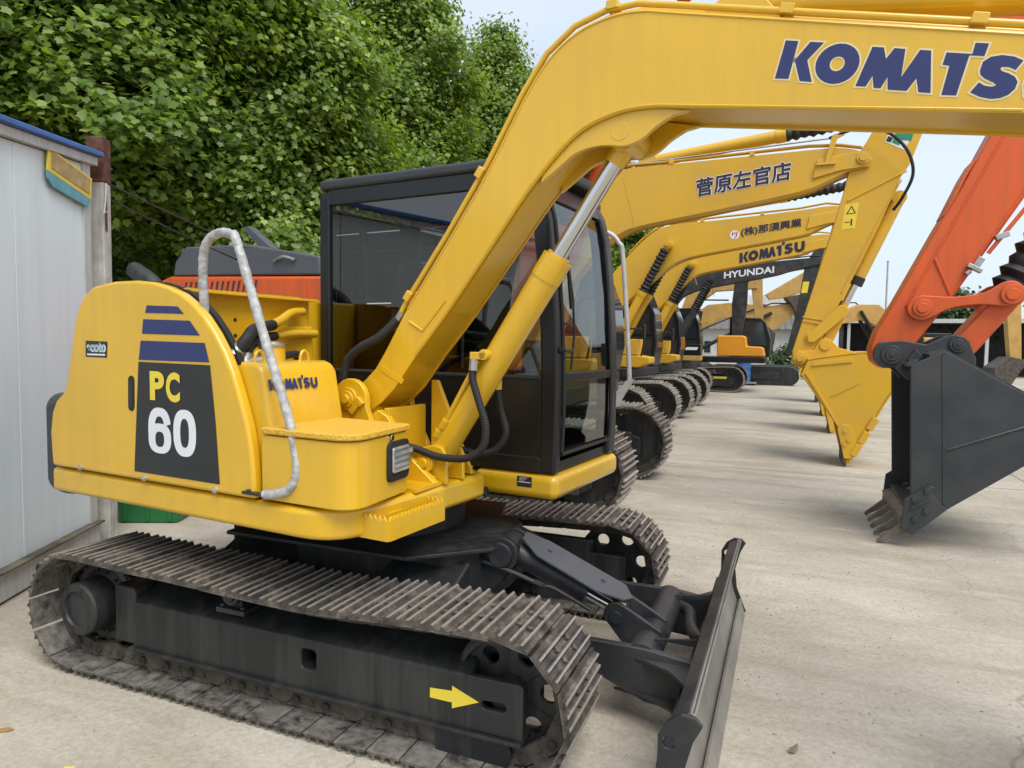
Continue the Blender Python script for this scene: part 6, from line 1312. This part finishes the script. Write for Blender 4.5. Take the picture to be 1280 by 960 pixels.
# ================================================================== TREES
LEAF_OUT = np.array([(0.0, -0.10), (0.20, -0.06), (0.42, -0.04), (0.36, 0.16), (0.56, 0.36), (0.33, 0.46), (0.22, 0.58), (0.0, 0.88), (-0.22, 0.58), (-0.33, 0.46), (-0.56, 0.36), (-0.36, 0.16), (-0.42, -0.04), (-0.20, -0.06)])
LEAF_LO = np.array([(0.0, -0.08), (0.36, 0.02), (0.44, 0.38), (0.16, 0.48), (0.0, 0.90), (-0.16, 0.48), (-0.44, 0.38), (-0.36, 0.02)])
def crown_mesh(name, n_leaf, z0, z1, rmax, prof, leaf, seed, m, outline=LEAF_OUT, clump=0.55, per=70, zkeep=1e9):
    """leaves set in drooping sprays through the outer half of the crown; prof maps 0..1 height to relative radius"""
    rg = np.random.default_rng(seed); k = len(outline)
    nc = max(8, n_leaf // per)
    t = rg.random(nc * 3); rel = np.interp(t, [p[0] for p in prof], [p[1] for p in prof])
    keep = rg.random(nc * 3) < rel; t, rel = t[keep][:nc], rel[keep][:nc]; nc = len(t)
    a = rg.random(nc) * 2 * np.pi
    bumps = 1 + 0.20 * np.sin(a * 3 + seed + t * 11) + 0.17 * np.sin(a * 5 - t * 23 + seed)
    rr = rel * rmax * bumps * (1 - 0.55 * rg.random(nc) ** 2.0)
    cc = np.stack([rr * np.cos(a), rr * np.sin(a), z0 + (z1 - z0) * t], 1)
    ctone = rg.normal(0, 0.19, nc)
    nl = nc * per; ci = np.repeat(np.arange(nc), per)
    off = rg.normal(0, 1, (nl, 3)) * np.array([clump, clump, clump * 0.62]) * (0.55 + 0.45 * rg.random((nl, 1)))
    pos = cc[ci] + off
    keepz = pos[:, 2] < zkeep; pos = pos[keepz]; ci = ci[keepz]; off = off[keepz]; nl = len(pos)
    out = pos.copy(); out[:, 2] = 0; out /= np.linalg.norm(out, axis=1, keepdims=True) + 1e-6
    nrm = out * 0.55 + np.array([0, 0, 0.75]) + rg.normal(0, 0.42, (nl, 3)); nrm /= np.linalg.norm(nrm, axis=1, keepdims=True)
    dr = out * 0.9 + np.array([0, 0, -0.75]) + rg.normal(0, 0.5, (nl, 3)); dr -= nrm * (dr * nrm).sum(1, keepdims=True); dr /= np.linalg.norm(dr, axis=1, keepdims=True)
    sd2 = np.cross(dr, nrm); sc = leaf * rg.uniform(0.62, 1.2, nl)
    curl = rg.uniform(0.1, 0.35, nl)
    V = (pos[:, None, :] + sd2[:, None, :] * (outline[None, :, 0:1] * sc[:, None, None]) + dr[:, None, :] * (outline[None, :, 1:2] * sc[:, None, None])
         - nrm[:, None, :] * ((np.abs(outline[None, :, 0:1]) * 0.6 + outline[None, :, 1:2] ** 2 * 0.5) * (sc * curl)[:, None, None]))
    me = bpy.data.meshes.new(name); me.vertices.add(nl * k); me.vertices.foreach_set('co', V.astype(np.float32).ravel())
    me.loops.add(nl * k); me.loops.foreach_set('vertex_index', np.arange(nl * k, dtype=np.int32))
    me.polygons.add(nl); me.polygons.foreach_set('loop_start', np.arange(0, nl * k, k, dtype=np.int32)); me.polygons.foreach_set('loop_total', np.full(nl, k, dtype=np.int32))
    at = me.attributes.new('tone', 'FLOAT', 'FACE'); tone = np.clip(0.48 + ctone[ci] + rg.normal(0, 0.17, nl), 0, 1); at.data.foreach_set('value', tone.astype(np.float32))
    me.materials.append(m); me.update(); me.validate()
    return me
def trunk_mb(h_, r0, seed, nbr=9, z0=2.2, reach=1.6):
    rg = random.Random(seed); mb = MB()
    pts = [(0.12 * math.sin(i * 0.9 + seed), 0.1 * math.cos(i * 1.1 + seed), h_ * i / 9) for i in range(10)]
    mb.tube(pts, [r0 * (1.25 if i == 0 else 1 - 0.085 * i) for i in range(10)], 12)
    for i in range(nbr):
        zb = z0 + (h_ * 0.9 - z0) * i / nbr; a = i * 2.4 + seed; L_ = reach * (1.15 - 0.6 * i / nbr)
        b0 = Vector((0, 0, zb)); d = Vector((math.cos(a), math.sin(a), 0.55 + 0.3 * rg.random()))
        mb.tube(crom([b0, b0 + d * L_ * 0.4 + Vector((0, 0, 0.1)), b0 + d * L_ * 0.75 + Vector((0.1, 0.05, 0.25)), b0 + d * L_ + Vector((0, 0, 0.5))], 3), [r0 * 0.36 * (1 - 0.085 * q) for q in range(10)], 7)
    return mb
PROF = [(0, 0.55), (0.1, 0.9), (0.28, 1.0), (0.55, 0.86), (0.8, 0.52), (0.94, 0.22), (1, 0.05)]
LEAF_MD = np.array([(0.0, -0.06), (0.40, -0.04), (0.36, 0.18), (0.56, 0.38), (0.25, 0.54), (0.0, 0.90), (-0.25, 0.54), (-0.56, 0.38), (-0.36, 0.18), (-0.40, -0.04)])
CR_A = crown_mesh('crown', 160000, 2.4, 14.0, 2.9, PROF, 0.155, 3, LEAF, outline=LEAF_MD, per=170, clump=0.44, zkeep=10.4)
CR_B = crown_mesh('crown', 105000, 2.4, 13.4, 2.2, PROF, 0.145, 11, LEAF, outline=LEAF_LO, per=180, clump=0.42)
TR_A = trunk_mb(12.0, 0.24, 2, 10, 2.3, 2.6).mesh('trunk', BARK); TR_B = trunk_mb(11.5, 0.19, 5, 9, 2.6, 1.6).mesh('trunk', BARK)
def plane_tree(label, x, y, cr, tr, rz, s=1.0, sz=1.0, lift=0.0):
    r_ = thing('plane_tree', label, 'tree', (x, y, 0), rz, 'plane trees along the yard edge'); r_.scale = (s, s, sz)
    share('trunk', tr, r_); share('crown', cr, r_, (0, 0, lift)); return r_
plane_tree('big leafy plane tree directly behind the blue-roofed cabin corner', -11.2, 6.6, CR_A, TR_A, 0.4, lift=1.6)
plane_tree('dark plane tree rising over the cabin roof at the left edge', -12.6, 1.0, CR_A, TR_A, 2.2, 1.0, 1.0, 1.2)
plane_tree('plane tree left of the small excavator cab, lower branches over the grey hood', -9.6, 9.7, CR_A, TR_A, 4.2, 0.86, 0.95)
plane_tree('tall plane tree standing right above the small excavator cab roof', -8.9, 14.6, CR_B, TR_B, 1.1, 1.0, 1.08)
plane_tree('slim plane tree between the cab roof and the big yellow boom', -8.4, 20.5, CR_B, TR_B, 3.0, 0.98, 1.0)
plane_tree('farthest plane tree of the row, touching the big yellow boom', -8.6, 26.5, CR_B, TR_B, 5.0, 1.0, 1.0)
plane_tree('plane tree seen between the orange and yellow excavator booms', -7.2, 35.0, CR_B, TR_B, 0.2, 1.0, 0.92)
plane_tree('plane tree of the second rank behind the big leafy one', -17.0, 9.0, CR_B, TR_B, 5.6, 1.4, 1.0)
CR_S = crown_mesh('crown', 7000, 1.2, 4.6, 1.7, [(0, 0.6), (0.3, 1.0), (0.7, 0.85), (1, 0.2)], 0.24, 21, LEAF2, outline=LEAF_LO, per=40, clump=0.4)
for i, (x, y, s_, lab) in enumerate(((13.3, 56.0, 1.3, 'round green tree right of the orange arm above the shed'), (9.4, 60.0, 1.0, 'green tree behind the dark shed, left of the orange link'), (22.0, 58.0, 1.5, 'broad green tree beyond the shed at the right edge'))):
    r_ = thing('round_tree', lab, 'tree', (x, y, 0), i * 2.0, 'far round trees'); r_.scale = (s_,) * 3
    share('crown', CR_S, r_); k_ = MB(); k_.tube([(0, 0, 0), (0.05, 0, 1.0), (0, 0.05, 2.6)], [0.2, 0.15, 0.08], 8); k_.build('trunk', BARK, r_)

# ================================================================== FAR BACKGROUND
wb = thing('white_house', 'white rendered house with tiled roof beyond the parked machines', 'house', (-0.6, 52.0, 0), R(4))
k_ = MB(); k_.box((0, 0, 1.5), (8.0, 6.0, 3.0)); k_.build('wall', PLASTER, wb)
k_ = MB(); k_.prism([(-3.6, 2.95), (3.6, 2.95), (0, 4.6)], -4.3, 4.3, 'x'); rfo = k_.build('roof', TILE, wb)
for i in range(18):
    k_ = MB(); x = -4.1 + i * 0.48; k_.box((x, -1.78, 3.80), (0.10, 4.05, 0.07), Matrix.Rotation(R(24.6), 3, 'X')); k_.build('tile_row', TILE, rfo)
for x in (-3.2, -1.4, 1.1, 2.9):
    k_ = MB(); k_.box((x, -3.02, 1.65), (0.55, 0.08, 0.95)); w_ = k_.build('window', PTRIM, wb); k_ = MB(); k_.box((x, -3.07, 1.65), (0.45, 0.03, 0.84)); k_.build('pane', GLSW, w_)
ub = thing('white_block', 'taller white building with small windows behind the tiled house', 'building', (1.2, 70.0, 0), R(3))
k_ = MB(); k_.box((0, 0, 3.3), (6.4, 8, 6.6)); k_.build('wall', PLASTER, ub)
for zz in (2.2, 5.2):
    for i in range(3):
        k_ = MB(); k_.box((-2.1 + i * 2.1, -4.03, zz), (0.9, 0.08, 1.2)); w_ = k_.build('window', PTRIM, ub); k_ = MB(); k_.box((-2.1 + i * 2.1, -4.08, zz), (0.76, 0.03, 1.06)); k_.build('pane', GLSW, w_)
bu = MB(); CR_U = crown_mesh('crown', 1400, 0.1, 1.7, 1.0, [(0, 0.8), (0.5, 1.0), (1, 0.3)], 0.22, 31, LEAF2, outline=LEAF_LO, per=35, clump=0.3)
r_ = thing('shrub', 'grey-green shrub against the white house wall', 'shrub', (1.9, 47.5, 0)); share('crown', CR_U, r_)
# open-fronted dark shed
shd = thing('open_shed', 'long dark open-fronted shed with white roof edge at the far right', 'shed', (19.3, 48.0, 0), R(-2))
k_ = MB(); k_.box((0, 5.0, 1.75), (28, 0.2, 3.5)); k_.build('back_wall', DARK, shd)
k_ = MB(); k_.prism([(-14.3, 3.35), (14.3, 3.35), (14.3, 3.62), (-14.3, 3.62)], -1.0, 5.4); k_.build('roof', DARK, shd)
k_ = MB(); k_.box((0, -1.06, 3.5), (28.6, 0.08, 0.26)); k_.build('fascia', PTRIM, shd)
for i in range(8): k_ = MB(); k_.box((-13.6 + i * 3.88, -0.8, 1.68), (0.18, 0.18, 3.34)); k_.build('post', PTRIM, shd)
for sx in (-14, 14): k_ = MB(); k_.box((sx, 2.1, 1.68), (0.15, 5.8, 3.34)); k_.build('end_wall', DARK, shd)
lp = thing('steel_pole', 'thin pale pole between the yellow arm and the orange arm', 'pole', (5.35, 25.5, 0))
k_ = MB(); k_.cyl((0, 0, 0), (0, 0, 4.9), 0.04, 0.03, n=12); k_.build('pole', GALV, lp); k_ = MB(); k_.box((0, 0, 0.02), (0.22, 0.22, 0.04)); k_.build('base', GALV, lp); k_ = MB(); k_.cyl((0, 0, 4.9), (0, 0, 4.94), 0.045, n=12); k_.build('cap', GALV, lp)
dm = thing('blue_drum', 'tall blue plastic drum on a small trolley behind the amber excavator', 'drum', (0.22, 28.6, 0))
k_ = MB(); k_.lathe((0, 0, 0.14), (0, 0, 1.12), [(0, 0.27), (0.03, 0.30), (0.32, 0.31), (0.34, 0.325), (0.36, 0.31), (0.62, 0.31), (0.64, 0.325), (0.66, 0.31), (0.95, 0.30), (0.98, 0.27)], 24); k_.build('drum_body', DRUMB, dm)
k_ = MB(); k_.box((0.1, 0, 0.11), (0.9, 0.6, 0.05)); k_.build('trolley_plate', GALV, dm)
for sx in (-0.25, 0.45):
    k_ = MB(); k_.cyl((sx, -0.27, 0.05), (sx, -0.22, 0.05), 0.05, n=12); k_.build('caster', RUB, dm)
bw = thing('boundary_wall', 'low plastered boundary wall closing the yard behind the machines', 'wall', (-44.0, 64.0, 0), R(1)); k_ = MB(); k_.box((0, 0, 1.1), (84, 0.25, 2.2)); k_.build('wall', PLASTER, bw); k_ = MB(); k_.box((0, 0, 2.24), (84, 0.4, 0.08)); k_.build('coping', CONC, bw)

# ================================================================== LITTER ON THE YARD
def litter(name, label, cat, m, x, y, w, l, rz, lift=0.004, curl=0.006):
    mb = MB(); pts = [(-0.5, 0), (-0.25, 0.32), (0.2, 0.38), (0.5, 0.05), (0.3, -0.3), (-0.2, -0.36)]
    mb.add([(0, 0, lift + curl)] + [(a * l, b * w, lift + curl * random.random() * 1.5) for a, b in pts] + [(a * l * 0.98, b * w * 0.98, lift - 0.002) for a, b in pts],
           [(0, i + 1, (i + 1) % 6 + 1) for i in range(6)] + [(i + 1, i + 7, (i + 1) % 6 + 7, (i + 1) % 6 + 1) for i in range(6)] + [tuple(range(7, 13))[::-1]])
    o = mb.build(name, m, None, loc=(x, y, 0), rotz=rz); tag(o, label, cat, 'litter on the concrete'); return o
litter('dry_leaf', 'curled dry leaf lying left of the near track', 'leaf', DLEAF, -0.93, -1.55, 0.035, 0.075, 0.6)
litter('dry_leaf', 'small yellow leaf on the concrete below the near track', 'leaf', YPR, -0.42, -1.62, 0.02, 0.05, 0.2)
litter('paper_scrap', 'torn white paper scrap, left of two beside the near track', 'paper', PAPER, 0.42, -1.36, 0.05, 0.08, 1.2)
litter('paper_scrap', 'torn white paper scrap, right of two beside the near track', 'paper', PAPER, 0.52, -1.33, 0.04, 0.07, 0.1)
litter('pebble', 'dark pebble at the bottom left corner of the yard', 'stone', STONE, -0.12, -1.72, 0.022, 0.028, 0.3, 0.008, 0.012)
litter('pebble', 'dark stone chip on the concrete right of the dozer blade', 'stone', STONE, 2.22, -0.35, 0.035, 0.05, 0.9, 0.012, 0.018)
litter('cardboard_scrap', 'tan scrap of cardboard wedged under the near track front', 'cardboard', BOARD, 1.12, -1.16, 0.05, 0.08, 0.5)
litter('broken_branch', 'rusty brown scrap lying between the track and the blade', 'scrap', RUST, 1.42, 0.36, 0.05, 0.16, 0.2, 0.012, 0.02)

# loose grit on the concrete: thousands of tiny chips, one object
rg = np.random.default_rng(5); gv = MB(); oct_f = [(0, 2, 4), (2, 1, 4), (1, 3, 4), (3, 0, 4), (2, 0, 5), (1, 2, 5), (3, 1, 5), (0, 3, 5)]
for i in range(5200):
    if i < 3000: x, y = rg.uniform(-4, 6), rg.uniform(-3, 5)
    else: x, y = rg.uniform(0.5, 8), rg.uniform(-2, 14)
    if i % 5 == 0: x, y = 1.6 + rg.normal(0, 0.8), -0.2 + rg.normal(0, 1.4)
    r_ = 0.0018 + 0.0055 * rg.random() ** 3; q = rg.uniform(0.6, 1.4, 6) * r_; a = rg.random() * 6.28; c, s_ = math.cos(a), math.sin(a)
    gv.add([(x + c * q[0], y + s_ * q[0], r_ * 0.5), (x - c * q[1], y - s_ * q[1], r_ * 0.5), (x - s_ * q[2], y + c * q[2], r_ * 0.5), (x + s_ * q[3], y - c * q[3], r_ * 0.5), (x, y, r_ * 0.5 + q[4] * 0.7), (x, y, 0)], oct_f)
GRIT = mat('grit', (0.30, 0.26, 0.20), 0.95, var=0.4, vscale=30)
tag(gv.build('loose_grit', GRIT, smooth=0), 'loose grit and stone chips strewn over the concrete', 'grit', None, 'stuff')
